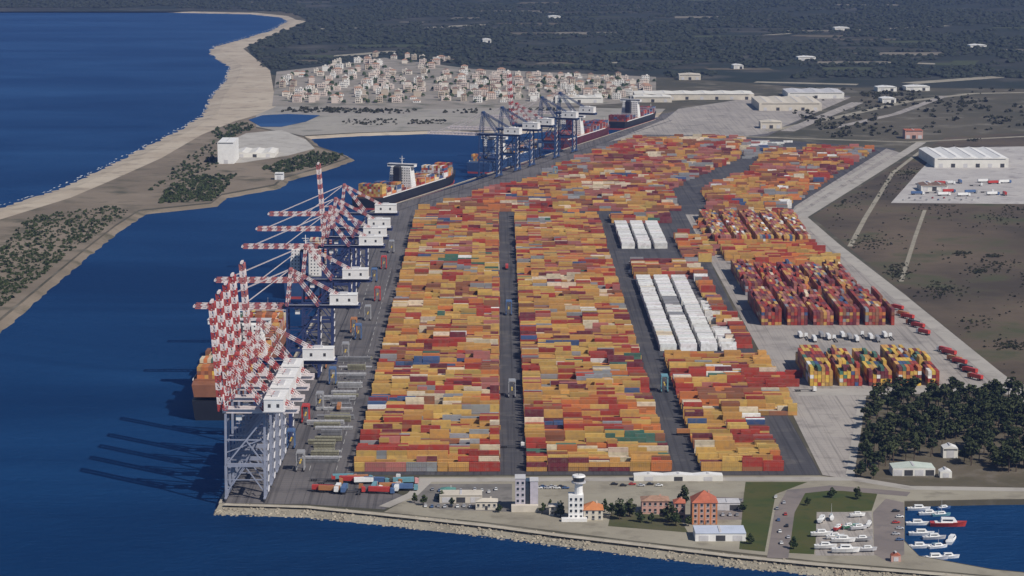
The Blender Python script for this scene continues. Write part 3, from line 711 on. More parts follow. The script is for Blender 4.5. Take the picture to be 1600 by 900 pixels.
    s = MB(); s.box((-4, -1, GH - 3.0), (3.2, 2.6, 3.0), WHITE); s.box((-4, 1.8, GH - 1), (5, 3, 1.2), DGREY); cb = part(s, 'operator_cab', root)
    s = MB(); s.box((-5.63, -1, GH - 3.4), (.08, 2.2, 1.8), GLASS); part(s, 'window', cb)
    s = MB(); z = 4
    while z < GH - 3:
        s.beam((gx + 1.6, -5.5, z), (gx + 1.6, -1.5, z + 3), .7, LGREY, .18); s.box((gx + 1.6, -1.2, z + 3), (1.2, 1.2, .12), LGREY); s.beam((gx + 1.6, -1.5, z + 3), (gx + 1.6, -5.5, z + 6), .7, LGREY, .18); z += 6
    part(s, 'stair_tower', root)
    return root
protos = {}
def place_crane(kind, raised, pos, ang, label):
    key = (kind, raised)
    if key not in protos: o = protos[key] = make_crane(kind, raised)
    else: o = copy_tree(protos[key])
    o.location = pos; o.rotation_euler.z = ang; tag(o, label, 'crane', 'quay cranes'); return o
CR = [('pale', 1, 776, 'nearest pale grey quay crane at the quay corner with red and white boom raised'),
      ('pale', 1, 755, 'second pale quay crane from the corner, red and white boom raised'),
      ('pale', 1, 735, 'third pale quay crane from the corner, red and white boom raised'),
      ('pale', 1, 716, 'fourth pale quay crane from the corner, last of the close raised cluster'),
      ('navy', 1, 688, 'navy legged quay crane with raised boom just behind the pale cluster'),
      ('navy', 0, 588, 'nearest navy quay crane with boom lowered over the water'),
      ('navy', 0, 541, 'second nearest navy quay crane with lowered boom'),
      ('navy', 0, 480, 'third navy quay crane with lowered boom, long gap before it'),
      ('navy', 1, 464, 'navy quay crane with boom raised between the lowered booms, halfway along the quay'),
      ('navy', 0, 448, 'navy quay crane with lowered boom right behind the single raised boom'),
      ('navy', 0, 421, 'farthest navy quay crane with lowered boom before the quay bend')]
for kd, rs, py, lb in CR: place_crane(kd, bool(rs), Q1(py, -14.2) + Vector((0, 0, .45)), A1, lb)
def Q2px(px):
    best = None
    for i in range(0, int(L2), 2):
        p = B0 + u2 * i; x = P(p.x, p.y)[0]
        if best is None or abs(x - px) < best[0]: best = (abs(x - px), i)
    return best[1]
for px, rs, lb in ((748, 0, 'nearest blue quay crane on the second quay with lowered boom'), (778, 0, 'second blue quay crane on the second quay with lowered boom'), (800, 1, 'blue quay crane with red and white raised boom on the second quay'),
                   (840, 0, 'fourth blue quay crane along the second quay'), (868, 0, 'farthest blue quay crane on the second quay')):
    place_crane('blue', bool(rs), B0 + u2 * Q2px(px) - n2 * 14.2 + Vector((0, 0, .45)), A2, lb)

# ------------------------------------------------------------------ foliage
def leaf_mat(name, c1, c2):
    m = bpy.data.materials.new(name); t, b = nodes(m); L = t.links.new
    g = t.nodes.new('ShaderNodeNewGeometry'); oi = t.nodes.new('ShaderNodeObjectInfo')
    n = t.nodes.new('ShaderNodeTexNoise'); n.inputs['Scale'].default_value = .22; n.inputs['Detail'].default_value = 5; L(g.outputs['Position'], n.inputs['Vector'])
    ad = t.nodes.new('ShaderNodeMath'); ad.operation = 'MULTIPLY_ADD'; ad.inputs[1].default_value = .3; L(oi.outputs['Random'], ad.inputs[0]); L(n.outputs[0], ad.inputs[2])
    r = t.nodes.new('ShaderNodeValToRGB'); r.color_ramp.elements[0].position = .4; r.color_ramp.elements[1].position = .85
    r.color_ramp.elements[0].color = (*c1, 1); r.color_ramp.elements[1].color = (*c2, 1); L(ad.outputs[0], r.inputs[0]); L(r.outputs[0], b.inputs['Base Color'])
    b.inputs['Roughness'].default_value = .8; b.inputs['Specular IOR Level'].default_value = .15
    MATS[name] = m; return m
PINE = leaf_mat('pine_foliage', (.018, .030, .012), (.062, .072, .030)); OLIVE = leaf_mat('broadleaf_foliage', (.022, .040, .014), (.060, .075, .028))
WOODM = leaf_mat('woodland_foliage', (.018, .026, .018), (.038, .044, .032)); SCRUB = leaf_mat('scrub_foliage', (.030, .034, .016), (.070, .066, .035))
def crown_arrays(seed, lobes, nper, size):
    """leaf-clump faces scattered over irregular lobes"""
    r = np.random.default_rng(seed); V = []; FF = []
    for (cx, cy, cz, rx, rz) in lobes:
        for _ in range(nper):
            d = r.normal(size=3); d /= np.linalg.norm(d); k = r.uniform(.55, 1.08)
            p = np.array([cx, cy, cz]) + d * k * np.array([rx, rx, rz]); a = r.normal(size=3); a /= np.linalg.norm(a)
            n = d * .8 + a * .7; n /= np.linalg.norm(n); e = np.cross(n, [0.3, .2, 1]); e /= np.linalg.norm(e); g = np.cross(n, e); s = size * r.uniform(.6, 1.3)
            b = len(V); V += [p - e * s - g * s * .7, p + e * s - g * s * .5, p + e * s * .6 + g * s, p - e * s * .8 + g * s * .8]; FF.append([b, b + 1, b + 2, b + 3])
    return np.array(V), np.array(FF)
TREES = []
for k in range(9):
    r = random.Random(50 + k); hh = r.uniform(8, 15); s = MB(); s.cyl((0, 0, -.3), (r.uniform(-.4, .4), r.uniform(-.4, .4), hh * .62), .32, .16, BARK, 7)
    lobes = []
    for q in range(r.choice([5, 7, 9])):
        a = q * 2.4 + r.random(); rad = r.uniform(1.2, 2.6) if q else 0; z = hh * r.uniform(.5, .82) if q else hh * .86
        s.cyl((0, 0, hh * .42), (math.cos(a) * rad, math.sin(a) * rad, z), .13, .05, BARK, 5)
        lobes.append((math.cos(a) * rad, math.sin(a) * rad, z, r.uniform(.9, 2.1), r.uniform(.7, 1.9)))
    V, FF = crown_arrays(k, lobes, 42, .55); me = bulk('crown', V, FF)
    TREES.append((s.mesh('trunk'), me))
TREES2 = []
for k in range(5):
    r = random.Random(80 + k); hh = r.uniform(7.5, 10); s = MB(); s.cyl((0, 0, -.3), (.2, .1, hh * .6), .26, .12, BARK, 7); lobes = []
    for q in range(8):
        a = q * 2.4 + r.random(); rad = r.uniform(.8, 2.2) if q else 0; z = hh * r.uniform(.28, .75) if q else hh * .85
        s.cyl((0, 0, hh * .2), (math.cos(a) * rad, math.sin(a) * rad, z), .1, .04, BARK, 5); lobes.append((math.cos(a) * rad, math.sin(a) * rad, z, r.uniform(1.1, 1.9), r.uniform(1.0, 1.8)))
    V, FF = crown_arrays(200 + k, lobes, 44, .5); TREES2.append((s.mesh('trunk'), bulk('crown', V, FF)))
def tree(px, py, label, group, matl, sc=1.0, name='pine_tree', z=GZ):
    t = random.choice(TREES if name == 'pine_tree' else TREES2); p = G(px, py); o = thing(name, (p.x, p.y, z), random.uniform(0, 6.3)); q = sc * random.uniform(.85, 1.2); o.scale = (q * random.uniform(.95, 1.25),) * 2 + (q,)
    obj('trunk', t[0], o); c = obj('crown', t[1], o)
    if not t[1].materials: t[1].materials.append(PINE)
    c.material_slots[0].link = 'OBJECT'; c.material_slots[0].material = matl
    tag(o, label, 'tree', group); return o
PINES = []; wood = [(1360, 634), (1400, 622), (1520, 619), (1600, 619), (1640, 735), (1560, 742), (1500, 722), (1400, 724), (1352, 742), (1345, 700)]
pts = []; tries = 0
while len(pts) < 270 and tries < 20000:
    tries += 1; px, py = random.uniform(1340, 1640), random.uniform(618, 745)
    if not inpoly(px, py, wood): continue
    if 1466 < px < 1502 and py > 690 and random.random() < .8: continue
    g = G(px, py)
    if all((g.x - a) ** 2 + ((g.y - b) * .8) ** 2 > 9 for a, b in pts):
        pts.append((g.x, g.y)); row = 'front edge' if py > 712 else 'middle' if py > 665 else 'far edge'
        side = 'left' if px < 1430 else 'centre' if px < 1510 else 'right'
        PINES.append((py, px))
PINES.sort(); nrow = 15; per = math.ceil(len(PINES) / nrow)
for r_ in range(nrow):
    rowp = sorted(PINES[r_ * per:(r_ + 1) * per], key=lambda q: q[1])
    for c_, (py, px) in enumerate(rowp): tree(px, py, 'dark green pine in the pine wood, %s row from its back, %s from the left' % (ORD[r_], ORD[c_]), 'pines in the wood beside the basin', PINE, 1.0)
for px, py, sc, lb in ((876, 808, .8, 'dark tree at the left foot of the white control tower'), (968, 812, 1.15, 'large dark tree between the orange roofed block and pink house'), (984, 808, 1.0, 'dark tree just left of the pink house'),
                       (1046, 816, 1.1, 'tall dark tree between the pink house and red brick building'), (1068, 790, 1.0, 'dark tree behind the red brick building'), (1076, 822, .6, 'small tree at the corner of the red brick building'), (955, 806, .7, 'small tree right of the orange roofed block'),
                       (1056, 822, .6, 'small bush-like tree in front of the pink house'), (1345, 745, .9, 'lone pine at the fence corner of the pine wood'), (1365, 748, .7, 'small pine in front of the pine wood corner')) + tuple((a, b, c, 'small green tree %s' % d) for a, b, c, d in ((648, 786, .45, 'at the slip road bend'), (662, 790, .5, 'right of the slip road bend'), (690, 784, .5, 'beside the teal kiosk'), (706, 790, .45, 'in front of the teal kiosk'), (780, 801, .5, 'left of the office tower foot'), (848, 802, .55, 'right of the office tower foot'), (860, 796, .45, 'behind the small cream house'), (945, 800, .6, 'behind the orange roofed block'), (1000, 816, .6, 'in front of the pink house, left'), (1018, 818, .5, 'in front of the pink house, right'), (1160, 800, .6, 'at the lawn edge by the grey garage'), (1172, 850, .5, 'on the lawn beside the pale blue shed'), (1262, 790, .5, 'on the lawn behind the boat yard'), (1300, 778, .6, 'on the far lawn edge'), (1340, 780, .55, 'at the lawn corner by the paved square'), (1240, 858, .5, 'at the seaward end of the lawn'))):
    tree(px, py, lb, 'trees among the front buildings', OLIVE if sc < .8 else PINE, sc * 1.25, 'broadleaf_tree')

def scatter(name, protos, items, m, label, cat):
    Vs = []; Fs = []; b = 0
    for (x, y, z, sx, sz, a, k) in items:
        V, FF = protos[k]; cs, sn = math.cos(a), math.sin(a); W = np.empty_like(V)
        W[:, 0] = (V[:, 0] * cs - V[:, 1] * sn) * sx + x; W[:, 1] = (V[:, 0] * sn + V[:, 1] * cs) * sx + y; W[:, 2] = V[:, 2] * sz + z
        Vs.append(W); Fs.append(FF + b); b += len(V)
    me = bulk(name, np.concatenate(Vs), np.concatenate(Fs)); me.materials.append(m); o = obj(name, me); tag(o, label, cat, kind='stuff'); return o
def dome(seed):
    r = np.random.default_rng(seed); bm = bmesh.new(); bmesh.ops.create_icosphere(bm, subdivisions=2, radius=1)
    bmesh.ops.delete(bm, geom=[v for v in bm.verts if v.co.z < -.35], context='VERTS')
    for v in bm.verts: v.co *= r.uniform(.68, 1.22)
    bm.verts.index_update(); V = np.array([v.co[:] for v in bm.verts]); FF = np.array([[v.index for v in f.verts] for f in bm.faces]); bm.free(); return V, FF
DOMES = [dome(i) for i in range(6)]; TUFTS = [crown_arrays(90 + i, [(0, 0, .4, .8, .6), (.5, .3, .3, .5, .4)], 16, .3) for i in range(4)]
farpoly = [(-60, -40), (-60, 12), (300, 13), (440, 18), (480, 28), (478, 36), (410, 62), (386, 74), (412, 108), (432, 110), (500, 100), (600, 86), (740, 104), (1025, 114), (1060, 126), (1250, 133), (1400, 130), (1660, 133), (1660, -40)]
FLDM = [ground_mat('field_%d' % i, c, (.02, .05)) for i, c in enumerate(([(.10, .085, .06), (.13, .11, .08), (.08, .075, .05)], [(.05, .062, .03), (.06, .07, .035), (.045, .05, .03)], [(.17, .15, .12), (.20, .18, .14), (.14, .12, .10)], [(.04, .042, .03), (.055, .05, .038), (.03, .035, .025)]))]
fields = []
for i in range(64):
    while True:
        py = random.uniform(-4, 112); px = random.uniform(380, 1640)
        if inpoly(px, py, farpoly): break
    wd = random.uniform(30, 130); ht = random.uniform(1.2, 4.5) * (.5 + py / 120); sk = random.uniform(-12, 12)
    q = [(px, py), (px + wd, py + random.uniform(-1, 1)), (px + wd + sk, py - ht), (px + sk, py - ht)]
    if all(inpoly(a, b, farpoly) for a, b in q): fields.append(q); sheet('farm_field', q, FLDM[i % 4])
items = []
while len(items) < 24000:
    Dd = math.sqrt(random.uniform(4550 ** 2, 8600 ** 2)); px = random.uniform(-60, 1660)
    y = Dd; v = F * 355 / Dd; py = v - 190
    if not inpoly(px, py, farpoly): continue
    if any(inpoly(px, py, q) for q in fields): continue
    g = G(px, py)
    f = math.sin(g.x * .011 + g.y * .004) + math.sin(g.y * .0065 - g.x * .003 + 1) + .7 * math.sin(g.x * .029 - g.y * .017)
    if f < -1.15 + random.uniform(-.3, .3): continue
    r_ = random.uniform(3, 7.5) * (1.0 if random.random() < .85 else 1.4); items.append((g.x, g.y, LZ + 1.0, r_, r_ * random.uniform(.45, .75), random.uniform(0, 6.3), random.randrange(6)))
scatter('far_woodland', DOMES, items, WOODM, 'dark woods and orchards covering the plain beyond the town', 'woodland')
items = []
for poly, n, a, b in (([(1275, 340), (1420, 250), (1480, 222), (1640, 205), (1640, 225), (1470, 228), (1390, 320), (1640, 322), (1640, 640), (1562, 575), (1405, 448)], 1700, .4, 1.7),
                      ([(1180, 140), (1640, 138), (1640, 200), (1300, 215)], 500, 1.5, 5), ([(436, 168), (640, 172), (880, 170), (870, 176), (640, 178), (440, 176)], 260, 1.5, 4), ([(500, 186), (700, 188), (690, 194), (520, 196)], 120, 1, 3)):
    xs = [p[0] for p in poly]; ys = [p[1] for p in poly]; c = 0; cen = [(random.uniform(min(xs), max(xs)), random.uniform(min(ys), max(ys)), random.uniform(4, 30)) for _ in range(46)]
    while c < n:
        cx_, cy_, sp_ = random.choice(cen); px, py = random.gauss(cx_, sp_), random.gauss(cy_, sp_ * .3)
        if random.random() < .15: px, py = random.uniform(min(xs), max(xs)), random.uniform(min(ys), max(ys))
        if inpoly(px, py, poly) and math.sin(px * .05 + py * .09) + math.sin(py * .11 - px * .02) > random.uniform(-1.2, 1.0):
            g = G(px, py); r_ = random.uniform(a, b); items.append((g.x, g.y, LZ + .1, r_, r_ * .9, random.uniform(0, 6), random.randrange(4))); c += 1
scatter('field_scrub', TUFTS, items, SCRUB, 'low olive scrub dotted over the brown field beside the yard', 'scrub')
items = []
for poly, n, a, b in (([(250, 318), (262, 290), (300, 276), (370, 272), (350, 298), (330, 314)], 480, 1.4, 3.6), ([(400, 264), (450, 250), (490, 238), (535, 242), (520, 256), (440, 272)], 360, 1.4, 3.6),
                      ([(-20, 420), (40, 340), (170, 322), (205, 330), (120, 388), (40, 450), (-20, 495)], 1300, .6, 2.6), ([(330, 205), (380, 190), (400, 200), (345, 222)], 120, 1.5, 4), ([(230, 300), (300, 240), (340, 215), (340, 262), (280, 280)], 160, 1.2, 3.2)):
    xs = [p[0] for p in poly]; ys = [p[1] for p in poly]; c = 0
    while c < n:
        px, py = random.uniform(min(xs), max(xs)), random.uniform(min(ys), max(ys))
        if inpoly(px, py, poly): g = G(px, py); r_ = random.uniform(a, b); items.append((g.x, g.y, LZ + .1, r_, r_ * .95, random.uniform(0, 6), random.randrange(4))); c += 1
scatter('bank_scrub', TUFTS, items, OLIVE, 'dark bushes and low trees along the western canal bank', 'scrub')

# rock armour on the seaward slope
items = []; fl = [G(*p) for p in [QC] + front]
for a, b in zip(fl, fl[1:]):
    n = int((b - a).length * 3.4); t = (b - a).normalized(); nn = Vector((t.y, -t.x, 0))
    for _ in range(n):
        k = random.random() ** .8; p = a.lerp(b, random.random()) + nn * (1 + k * 16); r_ = random.uniform(.5, 1.3)
        items.append((p.x, p.y, LZ - .3 - k * 3.5, r_, r_ * .8, random.uniform(0, 6), random.randrange(6)))
scatter('armour_rocks', DOMES, items, ROCK, 'beige armour rocks heaped on the slope below the seafront path', 'rocks')

# ------------------------------------------------------------------ town
WALLC = {'cream': (.64, .58, .50), 'pink': (.60, .51, .45), 'white': (.72, .70, .66), 'tan': (.46, .39, .31), 'grey': (.38, .36, .34)}
ROOFC = {'terracotta': (.33, .20, .14), 'pale': (.52, .47, .41), 'brown': (.20, .13, .10)}
TILE = {k: mat('roof_' + k, v, .85, .25, .5) for k, v in ROOFC.items()}; WM = {k: mat('wall_' + k, v, .85, .12, .3) for k, v in WALLC.items()}
def house_proto(w_, d, fl_, wc, rc, flat):
    h = fl_ * 3.1; s = MB(); s.box((0, 0, h / 2 - .2), (w_, d, h + .4), WM[wc])
    if flat: s2 = MB(); s2.box((0, 0, h + .15), (w_ + .6, d + .6, .3), TILE[rc]); s2.box((w_ * .2, 0, h + 1.2), (w_ * .25, d * .3, 1.9), WM[wc])
    else: s2 = MB(); s2.hip((0, 0, h), (w_, d), 2.4, TILE[rc])
    s3 = MB(); nw = int(w_ / 3.2)
    for f_ in range(fl_):
        for i in range(nw):
            x = (i - (nw - 1) / 2) * 3.2
            for sy in (-1, 1): s3.box((x, sy * (d / 2 + .02), 1.6 + f_ * 3.1), (1.2, .12, 1.5), GLASS)
    s4 = MB()
    for f_ in range(1, fl_): s4.box((0, -d / 2 - .5, f_ * 3.1), (w_ * .5, 1.0, .9), WM[wc])
    return s.mesh('wall'), s2.mesh('roof'), s3.mesh('windows'), s4.mesh('balconies') if fl_ > 1 else None
HP = []
for i in range(14):
    wc = ['cream', 'pink', 'white', 'tan', 'cream', 'pink', 'white'][i % 7]; rc = ['terracotta', 'pale', 'pale', 'brown', 'pale', 'pale', 'terracotta', 'pale'][i % 8]; fl_ = [2, 2, 3, 3, 1, 2, 3][(i * 3) % 7]
    HP.append((house_proto(random.uniform(9, 16), random.uniform(8, 12), fl_, wc, rc, rc == 'pale'), wc, rc, fl_))
WN = ['no', 'one', 'two', 'three', 'four', 'five']
townp = [(436, 164), (440, 116), (500, 110), (620, 112), (740, 113), (1015, 123), (1015, 152), (900, 160), (640, 166)]; townb = [(490, 108), (530, 92), (610, 86), (735, 100), (730, 110), (600, 110)]
spots = []
yy = 4020
while yy < 4800:
    xx = -460 + random.uniform(0, 20)
    while xx < 330:
        x = xx + random.uniform(-5, 5); y = yy + random.uniform(-10, 10); p = P(x, y)
        if inpoly(p[0], p[1], townp) and random.random() < .9: spots.append((x, y, p))
        xx += 30 + (10 if int(xx / 30) % 4 == 0 else 0)
    yy += 33
for _ in range(34):
    while True:
        px, py = random.uniform(490, 735), random.uniform(86, 110)
        if inpoly(px, py, townb): break
    g = G(px, py); spots.append((g.x, g.y, (px, py)))
print('houses', len(spots))
random.shuffle(spots); spots = spots[:300]
spots.sort(key=lambda q: -q[2][1]); tr = [sorted(spots[i:i + 20], key=lambda q: q[2][0]) for i in range(0, len(spots), 20)]
items = []
for ri, ci, (x, y, p) in [(a, b, q) for a, rw in enumerate(tr) for b, q in enumerate(rw)]:
    (wm, rm, gm, bm_), wc, rc, fl_ = random.choice(HP); o = thing('town_house', (x, y, GZ), random.choice([0, 0, math.pi / 2, .15, -.12]))
    obj('wall', wm, o); obj('roof', rm, o); g = obj('windows', gm, o); g['kind'] = 'stuff'
    if bm_: g = obj('balconies', bm_, o); g['kind'] = 'stuff'
    tag(o, '%s %s-storey house, %s roof, %s row back in the distant town, %s from the beach' % (wc, WN[fl_], rc, ORD[ri], ORD[ci]), 'house', 'houses of the distant town')
    if random.random() < .8: items.append((x + random.uniform(-16, 16), y + random.uniform(-18, 18), LZ + 1.5, random.uniform(2.5, 5), random.uniform(3, 6), 0, random.randrange(6)))
scatter('town_trees', DOMES, items, OLIVE, 'small dark trees and gardens between the town houses', 'trees')

# ------------------------------------------------------------------ sheds and large buildings
def shed(px, py, w_, d, h, wall, roof, label, rz=0, rise=1.6, bays=1, flat=False, doors=3, name='warehouse'):
    """hall with pitched roof bays, ribbed roof sheets, doors and a window strip"""
    p = G(px, py); o = thing(name, (p.x, p.y + d / 2, GZ), rz)
    s = MB(); s.box((0, 0, h / 2 - .2), (w_, d, h + .4), wall); part(s, 'wall', o)
    bw = w_ / bays
    for b in range(bays):
        s = MB(); cx = (b - (bays - 1) / 2) * bw
        if flat: s.box((cx, 0, h + .3), (bw - .05, d + .6, .35), roof)
        else: s.gable((cx, 0, h + .02), (bw - .05, d), rise, roof, ov=0, axis='y')
        ro = part(s, 'roof', o)
        s = MB(); s.box((cx, 0, h + (.55 if flat else rise)), (min(1.2, bw * .2), d * .86, .35), LGREY); part(s, 'ridge_vent', ro)
    for k in range(doors):
        x = (k - (doors - 1) / 2) * w_ / max(1, doors); dw = min(5, w_ / (doors + 1)); s = MB(); s.box((x, -d / 2 - .04, min(2.4, h * .4)), (dw, .16, min(4.6, h * .75)), DGREY if k % 2 else LGREY); part(s, 'door', o)
    if h > 5: s = MB(); s.box((0, -d / 2 - .03, h - 1.0), (w_ * .92, .1, .8), GLASS); part(s, 'window_strip', o)
    tag(o, label, 'warehouse' if name == 'warehouse' else name.split('_')[-1]); return o
PALEW = mat('pale_cladding', (.66, .64, .59), .7, .1, .1); CREAMW = mat('cream_cladding', (.55, .50, .42), .75, .12, .1); PALEG = mat('pale_green_roof', (.50, .56, .50), .7, .12, .1); PINKW = mat('pink_render', (.50, .30, .25), .85, .15, .2); ORG = mat('orange_render', (.50, .19, .075), .85, .15, .2); TERRA = mat('terracotta_brick', (.40, .12, .07), .85, .2, .3)
shed(1518, 262, 90, 120, 11, PALEW, WHITE, 'huge white multi-bay warehouse beside the field at the right edge', bays=5, doors=6, rise=2)
shed(1460, 299, 30, 30, 6, PALEW, MATS['roof_brown'], 'low maroon roofed hall in front of the huge white warehouse', bays=2)
shed(1428, 217, 24, 22, 11, PINKW, TERRA, 'pink and orange block standing alone beyond the perimeter road', flat=True)
shed(1235, 173, 95, 120, 11, CREAMW, CREAMW, 'large cream warehouse north of the container yard', bays=4, doors=5, rise=1.5)
shed(1275, 154, 90, 80, 9, PALEW, LGREY, 'pale grey warehouse behind the large cream one', bays=3)
shed(1205, 201, 30, 26, 9, CREAMW, CREAMW, 'small cream hall near the north end of the yard', bays=1)
shed(1085, 156, 190, 60, 9, CREAMW, PALEW, 'long low cream warehouse right of the town', bays=6, doors=8, rise=1.2)
shed(905, 161, 75, 40, 8, PALEW, PALEW, 'white shed in front of the middle of the town', bays=3)
shed(1020, 160, 60, 40, 8, CREAMW, PALEW, 'pale shed where the town meets the long warehouse', bays=2)
shed(1078, 125, 38, 30, 9, CREAMW, CREAMW, 'cream hall against the woods behind the town')
for i, (px, py, w_, lb) in enumerate(((866, 30, 30, 'white farm shed far out among the woods, farthest of all'), (760, 67, 18, 'small white farmhouse shed in the woods behind the town'), (1260, 95, 34, 'bright white farm shed in the dark woods, right of centre'), (1315, 48, 34, 'pale farm shed far off in the woods near the right'), (1528, 76, 34, 'pale farm shed in the woods at the right edge'), (1385, 143, 32, 'white roofed shed beside the country road'), (1433, 142, 40, 'long white shed right of the country road shed'), (1388, 161, 22, 'small white shed below the country road shed'), (1153, 108, 18, 'little pale farm shed at the wood edge'))):
    shed(px, py, w_, 26, 7, PALEW, WHITE, lb, rz=.1, name='farm_shed', doors=2)
shed(353, 256, 20, 60, 26, WHITE, WHITE, 'tall white silo-like building on the western canal bank', flat=True, doors=1, name='terminal_building')
shed(398, 246, 50, 60, 5, PALEW, PALEW, 'low pale shed on the concrete bank beside the white building', bays=3)
shed(436, 281, 10, 12, 7, WHITE, WHITE, 'small white hut at the canal bank bend', flat=True, name='bank_hut', doors=1)
shed(1428, 744, 25, 14, 4.5, PALEW, PALEG, 'long pale green roofed shed in front of the pine wood', rz=0, rise=1.2, doors=4, name='long_shed')
shed(1485, 716, 9, 9, 6, PALEW, WHITE, 'small white house in a gap of the pine wood', name='white_house', doors=1)
shed(1478, 747, 7, 7, 3.5, PALEW, WHITE, 'white hut at the right front of the pine wood', name='white_hut', doors=1)
shed(1126, 846, 27, 16, 4, WHITE, mat('pale_blue_roof', (.50, .55, .66), .6, .1, .1), 'flat pale blue roofed shed in front of the red brick building', flat=True, doors=3, name='seafront_shed')
shed(720, 786, 24, 12, 4, CREAMW, CREAMW, 'low cream shed in the car park left of the office tower', flat=True, name='low_shed')
shed(1060, 752, 52, 7, 3.2, PALEW, WHITE, 'long low white shed against the yard fence', bays=3, rise=.8, name='fence_shed')
shed(1400, 878, 5, 4, 3, PINKW, TERRA, 'little red roofed booth at the corner of the paved square', name='red_booth', doors=1)
shed(1137, 798, 14, 10, 4, LGREY, LGREY, 'grey flat garage beside the red brick building', flat=True, name='grey_garage', doors=2)

def windows(o, w_, d, h, floors, cols, z0=0, ww=1.3, wh=1.5, x0=0, rec=True):
    for f_ in range(floors):
        for c in range(cols):
            s = MB(); x = x0 + (c - (cols - 1) / 2) * w_ / cols; z = z0 + (f_ + .55) * h / floors
            s.box((x, -d / 2 - .02, z), (ww, .14, wh), GLASS); wn = part(s, 'window', o)
            s = MB(); s.box((x, -d / 2 - .12, z - wh / 2 - .1), (ww + .3, .3, .12), WHITE); part(s, 'sill', wn)
# office tower
p = G(820, 798); o = thing('office_tower', (p.x, p.y + 5, GZ)); LIL = mat('lilac_grey_render', (.46, .43, .48), .8, .1, .3)
s = MB(); s.box((-2.5, 0, 8.8), (5.5, 9, 18), LIL); s.box((5.2, .3, 8), (4.4, 8.4, 16.4), LIL); part(s, 'wall', o)
s = MB(); s.box((1.6, .8, 8.2), (2.6, 8.2, 16), GLASS); part(s, 'glazed_stairwell', o)
s = MB(); s.box((-2.5, 0, 18.1), (6, 9.5, .5), LGREY); s.box((5.2, .3, 16.5), (4.9, 8.9, .5), LGREY); part(s, 'roof', o)
windows(o, 5.5, 9, 17, 5, 2, x0=-2.5); s = MB(); s.box((0, -6.5, 1.7), (15, 4, 3.6), CREAMW); part(s, 'annex', o)
tag(o, 'pale lilac grey office tower with dark glazed stairwell near the seafront', 'office')
# control tower
p = G(900, 813); o = thing('control_tower', (p.x, p.y + 4.2, GZ))
s = MB(); s.box((0, 0, 6.8), (8.2, 8, 14), WHITE); part(s, 'base_block', o); windows(o, 8.2, 8, 13, 4, 3)
s = MB(); s.cyl((1.5, 0, 13.7), (1.5, 0, 20), 2.4, 2.2, WHITE, 14); part(s, 'shaft', o)
s = MB(); s.cyl((1.5, 0, 20), (1.5, 0, 20.8), 4.0, 4.0, LGREY, 16); part(s, 'gallery', o)
s = MB(); s.cyl((1.5, 0, 20.8), (1.5, 0, 23.4), 3.0, 3.5, GLASS, 16); part(s, 'lookout', o)
s = MB(); s.cyl((1.5, 0, 23.4), (1.5, 0, 24.3), 3.8, 3.4, WHITE, 16); ro = part(s, 'roof', o); s = MB(); s.cyl((1.5, 0, 24.3), (1.5, 0, 29), .15, .08, DGREY, 6); part(s, 'antenna', ro)
s = MB(); s.box((-1, -6, .7), (14, 4, 1.8), WHITE); part(s, 'entrance_terrace', o)
tag(o, 'white harbour control tower with round glazed lookout on the seafront', 'tower')
def block(px, py, w_, d, h, wall, roofm, label, name, floors, cols, hip=2.5, bands=None):
    p = G(px, py); o = thing(name, (p.x, p.y + d / 2, GZ)); s = MB(); s.box((0, 0, h / 2 - .2), (w_, d, h + .4), wall); part(s, 'wall', o)
    s = MB(); s.hip((0, 0, h + .05), (w_, d), hip, roofm, .5); ro = part(s, 'roof', o); s = MB(); s.box((w_ * .2, 1, h + hip * .8), (.9, .9, 1.6), wall); part(s, 'chimney', ro)
    windows(o, w_, d, h, floors, cols); s = MB(); s.box((0, -d / 2 - .03, 1.1), (1.4, .2, 2.2), DGREY); part(s, 'door', o)
    if bands:
        for c in range(cols + 1): s = MB(); s.box(((c - cols / 2) * (w_ - .6) / cols, -d / 2 - .05, h / 2), (.8, .2, h - .1), bands); part(s, 'pilaster', o)
    tag(o, label, 'building'); return o
block(927, 813, 10.5, 12, 5.5, CREAMW, ORG, 'cream block with bright orange hipped roof beside the control tower', 'orange_roofed_block', 2, 3, 3.5)
block(1024, 803, 15, 11, 7, PINKW, MATS['roof_terracotta'], 'long pink house with pale trim among dark trees', 'pink_house', 2, 5, 2)
block(1101, 820, 13.5, 14, 12, PINKW, TERRA, 'tall pink building with terracotta pilasters and red hipped roof', 'red_brick_building', 4, 4, 5.5, ORG)
block(1062, 812, 6, 8, 9, PINKW, TERRA, 'narrow pink house left of the tall terracotta building', 'narrow_house', 3, 2, 2)
block(700, 778, 8, 7, 4, MATS.get('wall_grey', LGREY), mat('teal_roof', (.10, .25, .22), .6, .2, .3), 'small teal roofed kiosk in the left car park', 'teal_kiosk', 1, 2, 1.4)
block(760, 797, 12, 8, 4.5, CREAMW, CREAMW, 'cream gatehouse left of the office tower', 'gatehouse', 1, 4, 1.2)
block(868, 806, 7, 7, 5, CREAMW, MATS['roof_pale'], 'small cream house between office tower and control tower', 'cream_house', 2, 2, 1.2)

